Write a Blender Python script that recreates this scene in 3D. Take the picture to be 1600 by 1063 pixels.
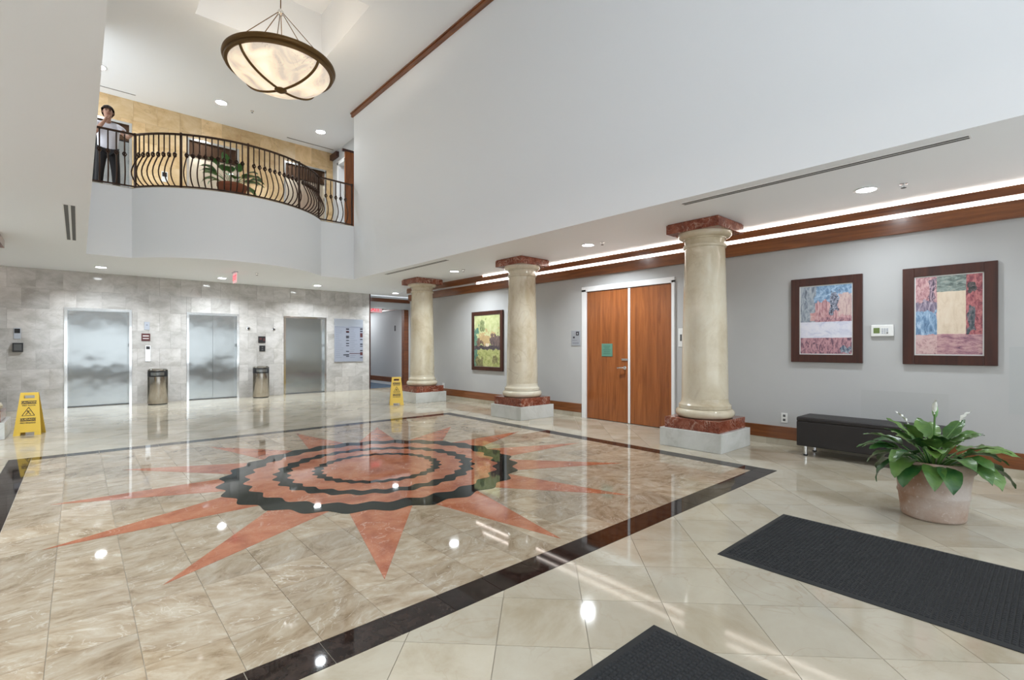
import bpy, bmesh, math, random
from mathutils import Vector, Matrix
random.seed(7)
for _o in list(bpy.data.objects): bpy.data.objects.remove(_o)
S = bpy.context.scene
C = S.collection
R = math.radians
PI = math.pi

# ------------------------------------------------------------------ camera
cam = bpy.data.cameras.new('camera')
cam.sensor_width = 36.0
cam.lens = 762.0 / 1600.0 * 36.0
cam.shift_y = 10.8 / 1600.0
cam.clip_start = 0.02
camo = bpy.data.objects.new('camera', cam)
camo.location = (0, 0, 1.28)
camo.rotation_euler = (R(90), 0, R(-41.65))
C.objects.link(camo)
S.camera = camo

# ------------------------------------------------------------------ world (daylight outside the entrance glazing)
w = bpy.data.worlds.new('world'); S.world = w; w.use_nodes = True
wn = w.node_tree.nodes; wl = w.node_tree.links
wn['Background'].inputs[0].default_value = (0.88, 0.95, 1.0, 1)
wn['Background'].inputs[1].default_value = 1.42
S.view_settings.view_transform = 'Standard'
S.view_settings.look = 'None'
S.view_settings.gamma = 1.0
S.view_settings.use_curve_mapping = False
S.view_settings.exposure = 0.97
DOWN_E = 32.0      # recessed lamp discs
FILL_W = 27.0      # beam of each unseen fill lamp added in the left aisle
HIGH_W = 11.0      # beam of each high recessed lamp
COVE_E = 4.2       # cove strips
BOWL_E = 0.41      # alabaster bowl
UP_W = 11.0        # up-light in the bowl

# ------------------------------------------------------------------ constants of the place (metres)
ZC = 2.88; ZH = 6.82; ZB = 4.14
XW = 6.85; XL = -1.88; YB = 13.85; YF = -2.4
AX0 = 0.10; AX1 = 4.87; YBAL = 11.10
ARC_X = 2.41; ARC_R = 2.037; ARC_Y = 12.237; ARC_H = 56.0
FX0, FX1, FY0, FY1 = -0.40, 5.21, 2.135, 7.71; BW = 0.19

# ------------------------------------------------------------------ mesh builder
class MB:
    def __init__(s): s.v = []; s.f = []
    def box(s, x0, y0, z0, x1, y1, z1):
        if x0 > x1: x0, x1 = x1, x0
        if y0 > y1: y0, y1 = y1, y0
        if z0 > z1: z0, z1 = z1, z0
        n = len(s.v)
        s.v += [(x0,y0,z0),(x1,y0,z0),(x1,y1,z0),(x0,y1,z0),(x0,y0,z1),(x1,y0,z1),(x1,y1,z1),(x0,y1,z1)]
        s.f += [(n,n+3,n+2,n+1),(n+4,n+5,n+6,n+7),(n,n+1,n+5,n+4),(n+1,n+2,n+6,n+5),(n+2,n+3,n+7,n+6),(n+3,n,n+4,n+7)]
        return s
    def prism(s, pts, z0, z1, bottom=True):
        n = len(s.v); k = len(pts)
        a = sum(pts[i][0]*pts[(i+1)%k][1]-pts[(i+1)%k][0]*pts[i][1] for i in range(k))
        if a < 0: pts = pts[::-1]
        s.v += [(p[0],p[1],z0) for p in pts] + [(p[0],p[1],z1) for p in pts]
        s.f.append(tuple(range(n+k, n+2*k)))
        if bottom: s.f.append(tuple(range(n+k-1, n-1, -1)))
        for i in range(k):
            j = (i+1) % k
            s.f.append((n+i, n+j, n+k+j, n+k+i))
        return s
    def lathe(s, prof, n=32, c=(0,0,0), cap=True):
        b = len(s.v); m = len(prof)
        for r, z in prof:
            for i in range(n):
                a = 2*PI*i/n
                s.v.append((c[0]+r*math.cos(a), c[1]+r*math.sin(a), c[2]+z))
        for j in range(m-1):
            for i in range(n):
                k = (i+1) % n
                s.f.append((b+j*n+i, b+j*n+k, b+(j+1)*n+k, b+(j+1)*n+i))
        if cap:
            s.f.append(tuple(b+i for i in range(n-1,-1,-1)))
            s.f.append(tuple(b+(m-1)*n+i for i in range(n)))
        return s
    def tube(s, pts, r, n=8, cap=True, closed=False):
        pts = [Vector(p) for p in pts]; m = len(pts); b = len(s.v)
        rr = r if isinstance(r, (list, tuple)) else [r]*m
        up = None
        for i, p in enumerate(pts):
            if closed: t = (pts[(i+1)%m]-pts[i-1])
            else: t = (pts[min(i+1,m-1)]-pts[max(i-1,0)])
            t.normalize()
            if up is None:
                up = Vector((0,0,1)) if abs(t.z) < .9 else Vector((0,1,0))
            x = t.cross(up)
            if x.length < 1e-4: x = t.cross(Vector((1,0,0)))
            x.normalize(); y = x.cross(t); y.normalize(); up = y
            for k in range(n):
                a = 2*PI*k/n
                s.v.append(tuple(p + x*(rr[i]*math.cos(a)) + y*(rr[i]*math.sin(a))))
        rng = m if closed else m-1
        for i in range(rng):
            i2 = (i+1) % m
            for k in range(n):
                l = (k+1) % n
                s.f.append((b+i*n+k, b+i*n+l, b+i2*n+l, b+i2*n+k))
        if cap and not closed:
            s.f.append(tuple(b+k for k in range(n-1,-1,-1)))
            s.f.append(tuple(b+(m-1)*n+k for k in range(n)))
        return s
    def ribbon(s, path, w0, w1, z0, z1):
        # solid strip following a plan path; w0/w1 are offsets along the outward normal given per point
        b = len(s.v); m = len(path)
        for (x, y, nx, ny) in path:
            s.v += [(x+nx*w0,y+ny*w0,z0),(x+nx*w1,y+ny*w1,z0),(x+nx*w1,y+ny*w1,z1),(x+nx*w0,y+ny*w0,z1)]
        for i in range(m-1):
            for k in range(4):
                l = (k+1) % 4
                s.f.append((b+i*4+k, b+i*4+l, b+(i+1)*4+l, b+(i+1)*4+k))
        s.f.append((b+3,b+2,b+1,b)); e = b+(m-1)*4; s.f.append((e,e+1,e+2,e+3))
        return s
    def mesh(s, name, smooth=False):
        me = bpy.data.meshes.new(name); me.from_pydata(s.v, [], s.f)
        bm = bmesh.new(); bm.from_mesh(me); bmesh.ops.recalc_face_normals(bm, faces=bm.faces); bm.to_mesh(me); bm.free()
        if smooth:
            for p in me.polygons: p.use_smooth = True
        me.update(); return me
    def build(s, name, mat=None, parent=None, smooth=False, bevel=0):
        return put(name, s.mesh(name, smooth), mat, parent, bevel=bevel)

def put(name, me, mat=None, parent=None, loc=None, rz=None, bevel=0):
    o = bpy.data.objects.new(name, me)
    if mat is not None and len(me.materials) == 0: me.materials.append(mat)
    C.objects.link(o)
    if parent: o.parent = parent
    if loc: o.location = loc
    if rz is not None: o.rotation_euler.z = rz
    if bevel:
        m = o.modifiers.new('bevel', 'BEVEL'); m.width = bevel; m.segments = 2; m.limit_method = 'ANGLE'
    return o
def empty(name, loc=(0,0,0), rz=0, parent=None):
    o = bpy.data.objects.new(name, None); C.objects.link(o); o.location = loc; o.rotation_euler.z = rz
    o.empty_display_size = .1
    if parent: o.parent = parent
    return o
def tag(o, label=None, cat=None, group=None, kind=None):
    if label: o['label'] = label
    if cat: o['category'] = cat
    if group: o['group'] = group
    if kind: o['kind'] = kind
    return o
def struct(o, label=None, cat=None):
    o['kind'] = 'structure'
    if label: o['label'] = label
    if cat: o['category'] = cat
    return o
def copy_tree(o, parent=None):
    c = o.copy(); C.objects.link(c)
    if parent: c.parent = parent
    for ch in list(o.children): copy_tree(ch, c)
    return c
def autosmooth(o, ang=35):
    me = o.data
    for p in me.polygons: p.use_smooth = True
    bm = bmesh.new(); bm.from_mesh(me)
    for e in bm.edges:
        if len(e.link_faces) == 2 and e.calc_face_angle(0) > R(ang): e.smooth = False
        else: e.smooth = True
    bm.to_mesh(me); bm.free()
    return o
def textobj(name, txt, size, mat, parent, M, align='CENTER', depth=.001, bold=0):
    cu = bpy.data.curves.new('text', 'FONT'); cu.body = txt; cu.size = size; cu.extrude = depth; cu.align_x = align; cu.align_y = 'CENTER'
    cu.resolution_u = 2; cu.offset = bold
    t = bpy.data.objects.new('text', cu); C.objects.link(t)
    dg = bpy.context.evaluated_depsgraph_get(); me = bpy.data.meshes.new_from_object(t.evaluated_get(dg))
    bpy.data.objects.remove(t); me.materials.clear(); me.materials.append(mat)
    me.transform(M)
    o = bpy.data.objects.new(name, me); C.objects.link(o); o.parent = parent
    return o

# ------------------------------------------------------------------ materials
def newmat(name):
    m = bpy.data.materials.new(name); m.use_nodes = True
    return m, m.node_tree.nodes, m.node_tree.links, m.node_tree.nodes['Principled BSDF']
def col(c): return (c[0], c[1], c[2], 1)
def plain(name, c, rough=.5, metal=0, spec=.5, emit=None, es=0, bump=0, bscale=80, coat=0):
    m, n, l, b = newmat(name)
    b.inputs['Base Color'].default_value = col(c); b.inputs['Roughness'].default_value = rough; b.inputs['Metallic'].default_value = metal
    b.inputs['Specular IOR Level'].default_value = spec
    if coat: b.inputs['Coat Weight'].default_value = coat; b.inputs['Coat Roughness'].default_value = .08
    if emit: b.inputs['Emission Color'].default_value = col(emit); b.inputs['Emission Strength'].default_value = es
    tx = n.new('ShaderNodeTexNoise'); tx.inputs['Scale'].default_value = bscale
    g = n.new('ShaderNodeNewGeometry'); l.new(g.outputs['Position'], tx.inputs['Vector'])
    if bump:
        bp = n.new('ShaderNodeBump'); bp.inputs['Strength'].default_value = bump; bp.inputs['Distance'].default_value = .002
        l.new(tx.outputs['Fac'], bp.inputs['Height']); l.new(bp.outputs['Normal'], b.inputs['Normal'])
    else:
        mr = n.new('ShaderNodeMapRange'); mr.inputs[3].default_value = rough*.92; mr.inputs[4].default_value = min(1, rough*1.08)
        l.new(tx.outputs['Fac'], mr.inputs[0]); l.new(mr.outputs[0], b.inputs['Roughness'])
    return m
def ramp(n, stops, interp='LINEAR'):
    r = n.new('ShaderNodeValToRGB'); e = r.color_ramp.elements; r.color_ramp.interpolation = interp
    while len(e) < len(stops): e.new(.5)
    for i, (p, c) in enumerate(stops): e[i].position = p; e[i].color = col(c)
    return r
def mixc(n, l, fac, a, b, mode='MIX'):
    m = n.new('ShaderNodeMix'); m.data_type = 'RGBA'; m.blend_type = mode
    for sock, v in ((m.inputs[0], fac), (m.inputs[6], a), (m.inputs[7], b)):
        if hasattr(v, 'is_linked') or hasattr(v, 'links'): l.new(v, sock)
        elif isinstance(v, (int, float)): sock.default_value = v
        else: sock.default_value = col(v)
    return m.outputs[2]
def math_(n, l, op, a, b=None, c=None):
    m = n.new('ShaderNodeMath'); m.operation = op
    for i, v in enumerate((a, b, c)):
        if v is None: continue
        if isinstance(v, (int, float)): m.inputs[i].default_value = v
        else: l.new(v, m.inputs[i])
    return m.outputs[0]
def stone(name, stops, vein, vamt=.5, vscale=2.0, nscale=1.5, rough=.1, stretch=(1,1,1), vary=.10, rnd='object', spec=.5, vwidth=.03, rot=0, vein2=None, bumpy=0, con=.55, rotrnd=0):
    """polished marble: cloudy noise between stops, thin veins; every tile has its own offset and tone"""
    m, n, l, b = newmat(name)
    g = n.new('ShaderNodeNewGeometry'); pos = g.outputs['Position']
    if rnd == 'object':
        oi = n.new('ShaderNodeObjectInfo'); rv = oi.outputs['Random']
    elif rnd == 'cell':     # diagonal floor tiles of 0.398 m
        mp = n.new('ShaderNodeMapping'); mp.vector_type = 'POINT'
        mp.inputs['Rotation'].default_value = (0,0,R(-45))
        l.new(pos, mp.inputs['Vector'])
        sx = n.new('ShaderNodeSeparateXYZ'); l.new(mp.outputs[0], sx.inputs[0])
        ca = math_(n,l,'FLOOR', math_(n,l,'DIVIDE', math_(n,l,'SUBTRACT', sx.outputs[0], DA0), DT))
        cb = math_(n,l,'FLOOR', math_(n,l,'DIVIDE', math_(n,l,'SUBTRACT', sx.outputs[1], DB0), DT))
        cx = n.new('ShaderNodeCombineXYZ'); l.new(ca, cx.inputs[0]); l.new(cb, cx.inputs[1])
        wnz = n.new('ShaderNodeTexWhiteNoise'); wnz.noise_dimensions = '2D'; l.new(cx.outputs[0], wnz.inputs['Vector']); rv = wnz.outputs['Value']
    else: rv = None
    vec = pos
    if rv is not None:
        off = n.new('ShaderNodeCombineXYZ')
        l.new(math_(n,l,'MULTIPLY', rv, 61.7), off.inputs[0]); l.new(math_(n,l,'MULTIPLY', rv, 37.3), off.inputs[1]); l.new(math_(n,l,'MULTIPLY', rv, 91.1), off.inputs[2])
        ad = n.new('ShaderNodeVectorMath'); ad.operation = 'ADD'; l.new(pos, ad.inputs[0]); l.new(off.outputs[0], ad.inputs[1]); vec = ad.outputs[0]
    mp2 = n.new('ShaderNodeMapping'); mp2.inputs['Scale'].default_value = stretch; mp2.inputs['Rotation'].default_value = (0,0,rot); l.new(vec, mp2.inputs['Vector'])
    if rotrnd and rv is not None:
        rn = n.new('ShaderNodeVectorRotate'); rn.rotation_type = 'Z_AXIS'; l.new(vec, rn.inputs['Vector']); l.new(math_(n,l,'MULTIPLY', math_(n,l,'SUBTRACT', rv, .5), rotrnd), rn.inputs['Angle']); l.new(rn.outputs[0], mp2.inputs['Vector'])
    t = n.new('ShaderNodeTexNoise'); t.inputs['Scale'].default_value = nscale; t.inputs['Detail'].default_value = 8; t.inputs['Roughness'].default_value = .66; t.inputs['Distortion'].default_value = .5
    l.new(mp2.outputs[0], t.inputs['Vector'])
    rp = ramp(n, [(.5+(p_-.5)*con, c_) for p_, c_ in stops]); l.new(t.outputs['Fac'], rp.inputs[0]); c = rp.outputs[0]
    t2 = n.new('ShaderNodeTexNoise'); t2.inputs['Scale'].default_value = vscale; t2.inputs['Detail'].default_value = 4; t2.inputs['Distortion'].default_value = 1.2
    l.new(mp2.outputs[0], t2.inputs['Vector'])
    v = math_(n,l,'ABSOLUTE', math_(n,l,'SUBTRACT', t2.outputs['Fac'], .5))
    mr = n.new('ShaderNodeMapRange'); mr.inputs[1].default_value = 0; mr.inputs[2].default_value = vwidth; mr.inputs[3].default_value = vamt; mr.inputs[4].default_value = 0
    l.new(v, mr.inputs[0])
    t3 = n.new('ShaderNodeTexNoise'); t3.inputs['Scale'].default_value = vscale*.7; l.new(mp2.outputs[0], t3.inputs['Vector'])
    mk = n.new('ShaderNodeMapRange'); mk.inputs[1].default_value = .42; mk.inputs[2].default_value = .62; l.new(t3.outputs['Fac'], mk.inputs[0])
    c = mixc(n, l, math_(n,l,'MULTIPLY', mr.outputs[0], mk.outputs[0]), c, vein)
    if vein2:
        t4 = n.new('ShaderNodeTexNoise'); t4.inputs['Scale'].default_value = vscale*2.7; t4.inputs['Detail'].default_value = 5; l.new(mp2.outputs[0], t4.inputs['Vector'])
        v4 = math_(n,l,'ABSOLUTE', math_(n,l,'SUBTRACT', t4.outputs['Fac'], .5))
        m4 = n.new('ShaderNodeMapRange'); m4.inputs[2].default_value = vwidth*.8; m4.inputs[3].default_value = vamt*.6; m4.inputs[4].default_value = 0; l.new(v4, m4.inputs[0])
        c = mixc(n, l, m4.outputs[0], c, vein2)
    if rv is not None and vary:
        tone = n.new('ShaderNodeMapRange'); tone.inputs[3].default_value = 1-vary; tone.inputs[4].default_value = 1+vary; l.new(rv, tone.inputs[0])
        hs = n.new('ShaderNodeHueSaturation'); l.new(c, hs.inputs['Color']); l.new(tone.outputs[0], hs.inputs['Value']); c = hs.outputs[0]
    l.new(c, b.inputs['Base Color']); b.inputs['Roughness'].default_value = rough; b.inputs['Specular IOR Level'].default_value = spec
    if bumpy:
        bp = n.new('ShaderNodeBump'); bp.inputs['Strength'].default_value = bumpy; bp.inputs['Distance'].default_value = .003; l.new(t.outputs['Fac'], bp.inputs['Height']); l.new(bp.outputs[0], b.inputs['Normal'])
    return m
def wood(name, dark, light, axis='z', rough=.28, scale=1.0, coat=.25):
    m, n, l, b = newmat(name)
    tc = n.new('ShaderNodeNewGeometry'); oi = n.new('ShaderNodeObjectInfo')
    ad = n.new('ShaderNodeVectorMath'); ad.operation = 'ADD'; l.new(tc.outputs['Position'], ad.inputs[0])
    of = n.new('ShaderNodeCombineXYZ'); l.new(math_(n,l,'MULTIPLY', oi.outputs['Random'], 9.0), of.inputs[0]); l.new(math_(n,l,'MULTIPLY', oi.outputs['Random'], 17.0), of.inputs[1]); l.new(of.outputs[0], ad.inputs[1])
    mp = n.new('ShaderNodeMapping'); st = {'x':(.6,9,9),'y':(9,.6,9),'z':(9,9,.6)}[axis]
    mp.inputs['Scale'].default_value = tuple(v*scale for v in st); l.new(ad.outputs[0], mp.inputs['Vector'])
    t = n.new('ShaderNodeTexNoise'); t.inputs['Scale'].default_value = 1.6; t.inputs['Detail'].default_value = 8; t.inputs['Roughness'].default_value = .65; t.inputs['Distortion'].default_value = .9
    l.new(mp.outputs[0], t.inputs['Vector'])
    r = ramp(n, [(.30, dark), (.52, tuple((a+c)/2 for a, c in zip(dark, light))), (.72, light)]); l.new(t.outputs['Fac'], r.inputs[0])
    l.new(r.outputs[0], b.inputs['Base Color']); b.inputs['Roughness'].default_value = rough
    b.inputs['Coat Weight'].default_value = coat; b.inputs['Coat Roughness'].default_value = .15
    return m
def steel(name, c=(.62,.63,.63), rough=.22, streak=.25, aniso=0, arot=0):
    m, n, l, b = newmat(name)
    g = n.new('ShaderNodeNewGeometry'); mp = n.new('ShaderNodeMapping'); mp.inputs['Scale'].default_value = (220,220,1.2); l.new(g.outputs['Position'], mp.inputs['Vector'])
    t = n.new('ShaderNodeTexNoise'); t.inputs['Scale'].default_value = 1; t.inputs['Detail'].default_value = 3; l.new(mp.outputs[0], t.inputs['Vector'])
    b.inputs['Base Color'].default_value = col(c); b.inputs['Metallic'].default_value = 1
    mr = n.new('ShaderNodeMapRange'); mr.inputs[3].default_value = rough*(1-streak); mr.inputs[4].default_value = rough*(1+streak); l.new(t.outputs['Fac'], mr.inputs[0]); l.new(mr.outputs[0], b.inputs['Roughness'])
    if aniso:
        b.inputs['Anisotropic'].default_value = aniso; tg = n.new('ShaderNodeTangent'); tg.direction_type = 'RADIAL'; tg.axis = 'Z'; l.new(tg.outputs[0], b.inputs['Tangent']); b.inputs['Anisotropic Rotation'].default_value = arot
    # slight oil-canning of the sheet
    t2 = n.new('ShaderNodeTexNoise'); t2.inputs['Scale'].default_value = 1.6; l.new(g.outputs['Position'], t2.inputs['Vector'])
    bp = n.new('ShaderNodeBump'); bp.inputs['Strength'].default_value = .25; bp.inputs['Distance'].default_value = .03; l.new(t2.outputs['Fac'], bp.inputs['Height']); l.new(bp.outputs[0], b.inputs['Normal'])
    return m
def emitter(name, c, s):
    m, n, l, b = newmat(name); b.inputs['Base Color'].default_value = col(c); b.inputs['Emission Color'].default_value = col(c); b.inputs['Emission Strength'].default_value = s
    return m

DT = 0.398; DA0 = 2.085 - DT*10; DB0 = 0.19 - DT*20     # diagonal tile grid
M = {}
M['white'] = plain('white_paint', (.885,.905,.93), .55, bump=.03, bscale=120)
M['white_soft'] = plain('white_trim_paint', (.82,.82,.82), .35)
M['grey'] = plain('grey_paint', (.47,.48,.49), .5, bump=.03, bscale=140)
M['out_tile'] = stone('cream_floor_marble', [(0.25, (0.372, 0.316, 0.224)), (0.5, (0.464, 0.412, 0.321)), (0.8, (0.513, 0.473, 0.385))], (.38,.30,.21), .42, 2.2, 1.5, .06, (1,1,1), .085, 'cell', vwidth=.012, spec=.42, con=.7)
M['in_tile'] = stone('travertine_floor_marble', [(0.22, (0.25, 0.183, 0.117)), (0.42, (0.364, 0.286, 0.197)), (0.6, (0.428, 0.356, 0.263)), (0.82, (0.493, 0.432, 0.344))], (.70,.655,.57), .5, 5.0, 5.2, .04, (1.0,1.9,1), .15, 'object', spec=.42, vwidth=.02, rot=R(10), vein2=(.36,.27,.18), rotrnd=2.4, con=.62)
M['border'] = stone('dark_brown_granite', [(.3,(.010,.007,.006)),(.7,(.030,.020,.017))], (.06,.04,.03), .3, 9, 14, .04, rnd='object', vary=.25, spec=.22)
M['black'] = stone('black_green_marble', [(.3,(.004,.008,.008)),(.7,(.013,.020,.019))], (.07,.08,.075), .25, 3, 5, .035, rnd=None, vwidth=.01, spec=.16)
M['rose'] = stone('rose_marble', [(0.25, (0.322, 0.098, 0.05)), (0.5, (0.435, 0.154, 0.081)), (0.8, (0.52, 0.218, 0.122))], (.72,.50,.40), .6, 4.5, 3.5, .04, rnd='object', spec=.4, vary=.07, vwidth=.012, vein2=(.62,.36,.26))
M['grout'] = plain('grout', (.44,.39,.32), .7)
M['grout_grey'] = plain('wall_grout', (.40,.385,.36), .6)
M['wall_tile'] = stone('grey_wall_marble', [(0.25, (0.416, 0.395, 0.371)), (0.5, (0.519, 0.498, 0.479)), (0.8, (0.623, 0.6, 0.582))], (.30,.28,.25), .4, 2.6, 2.2, .10, (1,1,1.6), .10, 'object', vwidth=.016, vein2=(.60,.58,.55))
M['beige_tile'] = stone('beige_wall_marble', [(0.25, (0.509, 0.329, 0.158)), (0.5, (0.636, 0.445, 0.233)), (0.8, (0.729, 0.549, 0.328))], (.32,.20,.10), .45, 1.8, 1.8, .34, (1,1,1.3), .13, 'object', vwidth=.012)
M['col'] = stone('cream_column_marble', [(0.25, (0.514, 0.433, 0.298)), (0.5, (0.631, 0.56, 0.424)), (0.8, (0.686, 0.64, 0.523))], (.40,.31,.21), .42, 1.6, 1.5, .12, (1,1,.7), .03, 'object', vwidth=.016, vein2=(.56,.47,.35))
M['red'] = stone('red_veined_marble', [(.25,(.135,.028,.014)),(.5,(.215,.055,.030)),(.8,(.30,.095,.055))], (.66,.46,.36), .9, 6.5, 8, .12, rnd='object', vary=.06, vwidth=.03, vein2=(.46,.22,.15))
M['block'] = stone('white_grey_marble', [(0.25, (0.53, 0.539, 0.507)), (0.5, (0.623, 0.632, 0.605)), (0.8, (0.688, 0.693, 0.679))], (.45,.45,.42), .4, 2, 2, .10, rnd='object', vary=.03, vwidth=.02)
M['wood_h'] = wood('cherry_wood_long', (.115,.030,.008), (.30,.105,.030), 'y')
M['wood_x'] = wood('cherry_wood_cross', (.085,.022,.007), (.20,.065,.02), 'x')
M['wood_v'] = wood('cherry_wood_door', (.185,.050,.011), (.39,.125,.031), 'z', .24)
M['wood_dk'] = wood('dark_mahogany', (.026,.0055,.003), (.070,.017,.008), 'z', .4, coat=.05)
M['steel'] = steel('brushed_steel', (.40,.42,.42), .19, .1, 1.0, 0)
M['steel_b'] = steel('polished_steel', (.68,.68,.67), .12)
M['steel_warm'] = steel('upper_door_steel', (.72,.63,.50), .30)
M['bin'] = steel('bin_steel', (.42,.39,.35), .14, .3)
M['chrome'] = plain('chrome', (.8,.8,.8), .1, 1)
M['bronze'] = plain('dark_bronze', (.060,.030,.015), .38, .75, bump=.1, bscale=60)
M['lampbronze'] = plain('antique_brass', (.14,.075,.022), .38, .6, bump=.12, bscale=40)
M['iron'] = plain('wrought_iron_bronze', (.052,.026,.016), .42, .6, bump=.15, bscale=90)
M['blackp'] = plain('black_plastic', (.015,.015,.017), .35)
M['charcoal'] = plain('charcoal_slot', (.10,.10,.10), .6)
M['leather'] = plain('dark_leather', (.016,.013,.013), .45, bump=.25, bscale=260)
M['plate'] = plain('white_plastic', (.78,.78,.76), .35)
M['silver'] = plain('silver_plate', (.46,.49,.55), .3, .45)
M['ink'] = plain('dark_print', (.025,.02,.03), .5)
M['inkbrown'] = plain('brown_print', (.10,.028,.03), .5)
M['inkgrey'] = plain('grey_print', (.28,.30,.36), .5)
M['green_sign'] = plain('sage_green_plastic', (.10,.235,.17), .4)
M['green_txt'] = plain('dark_green_print', (.035,.10,.07), .5)
M['yellow'] = plain('yellow_plastic', (.74,.50,.075), .38)
M['mat'] = plain('black_rubber', (.013,.014,.015), .75)
M['pile'] = plain('black_mat_pile', (.020,.021,.023), .9, bump=.4, bscale=700)
M['carpet'] = plain('blue_grey_carpet', (.07,.10,.14), .95, bump=.4, bscale=500)
M['terra'] = None
M['soil'] = plain('dark_soil', (.02,.014,.010), .9, bump=.6, bscale=120)
M['led'] = emitter('cove_light', (1.0,.93,.86), COVE_E)
M['lamp'] = emitter('lamp_disc', (.90,.96,1.0), DOWN_E)
M['lamp_hi'] = emitter('lamp_disc_high', (.95,.98,1.0), 32.0)
M['red_exit'] = plain('exit_red', (.72,.06,.09), .4, emit=(.9,.08,.12), es=.55)
M['exit_panel'] = plain('exit_pink_acrylic', (.80,.58,.60), .2, emit=(.9,.45,.48), es=.25)
M['lcd'] = plain('lcd_green', (.14,.20,.06), .3)
M['gap_dark'] = plain('dark_door_gap', (.012,.012,.014), .08)  # dark sheet standing in for an open upper elevator door gap
# terracotta
def _terra():
    m, n, l, b = newmat('weathered_terracotta')
    g = n.new('ShaderNodeNewGeometry')
    t = n.new('ShaderNodeTexNoise'); t.inputs['Scale'].default_value = 3.4; t.inputs['Detail'].default_value = 7; l.new(g.outputs['Position'], t.inputs['Vector'])
    r = ramp(n, [(.33,(.33,.19,.12)),(.45,(.42,.31,.245)),(.55,(.49,.40,.345)),(.68,(.55,.485,.445))]); l.new(t.outputs['Fac'], r.inputs[0])
    t2 = n.new('ShaderNodeTexNoise'); t2.inputs['Scale'].default_value = 42; t2.inputs['Detail'].default_value = 5; l.new(g.outputs['Position'], t2.inputs['Vector'])
    mr = n.new('ShaderNodeMapRange'); mr.inputs[1].default_value = .60; mr.inputs[2].default_value = .72; mr.inputs[4].default_value = .6; l.new(t2.outputs['Fac'], mr.inputs[0])
    l.new(mixc(n,l,mr.outputs[0], r.outputs[0], (.64,.57,.52)), b.inputs['Base Color']); b.inputs['Roughness'].default_value = .8
    bp = n.new('ShaderNodeBump'); bp.inputs['Strength'].default_value = .5; bp.inputs['Distance'].default_value = .004; l.new(t2.outputs['Fac'], bp.inputs['Height']); l.new(bp.outputs[0], b.inputs['Normal'])
    return m
M['terra'] = _terra()
M['terra_red'] = plain('red_terracotta', (.36,.115,.055), .7, bump=.3, bscale=60)
def leafmat(name, a, bcol, sheen=.35):
    m, n, l, b = newmat(name)
    oi = n.new('ShaderNodeObjectInfo'); g = n.new('ShaderNodeNewGeometry')
    t = n.new('ShaderNodeTexNoise'); t.inputs['Scale'].default_value = 14; l.new(g.outputs['Position'], t.inputs['Vector'])
    f = math_(n,l,'ADD', math_(n,l,'MULTIPLY', oi.outputs['Random'], .7), math_(n,l,'MULTIPLY', math_(n,l,'SUBTRACT', t.outputs['Fac'], .35), .8))
    r = ramp(n, [(.1,a),(.55,tuple((p+q)/2 for p,q in zip(a,bcol))),(1,bcol)]); l.new(f, r.inputs[0])
    l.new(r.outputs[0], b.inputs['Base Color']); b.inputs['Roughness'].default_value = sheen
    b.inputs['Subsurface Weight'].default_value = 0
    wv = n.new('ShaderNodeTexWave'); wv.inputs['Scale'].default_value = 22; wv.inputs['Distortion'].default_value = 1.5; l.new(g.outputs['Position'], wv.inputs['Vector'])
    bp = n.new('ShaderNodeBump'); bp.inputs['Strength'].default_value = .25; bp.inputs['Distance'].default_value = .002; l.new(wv.outputs['Fac'], bp.inputs['Height']); l.new(bp.outputs[0], b.inputs['Normal'])
    return m
M['leaf'] = leafmat('glossy_leaf', (.020,.090,.022), (.155,.275,.055), .32)
M['leaf_b'] = leafmat('broad_leaf', (.05,.17,.045), (.16,.33,.09), .35)
M['stem'] = plain('green_stem', (.09,.20,.04), .5)
M['spathe'] = plain('white_spathe', (.80,.80,.74), .45)
M['bud'] = plain('green_bud', (.22,.42,.16), .5)

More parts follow.
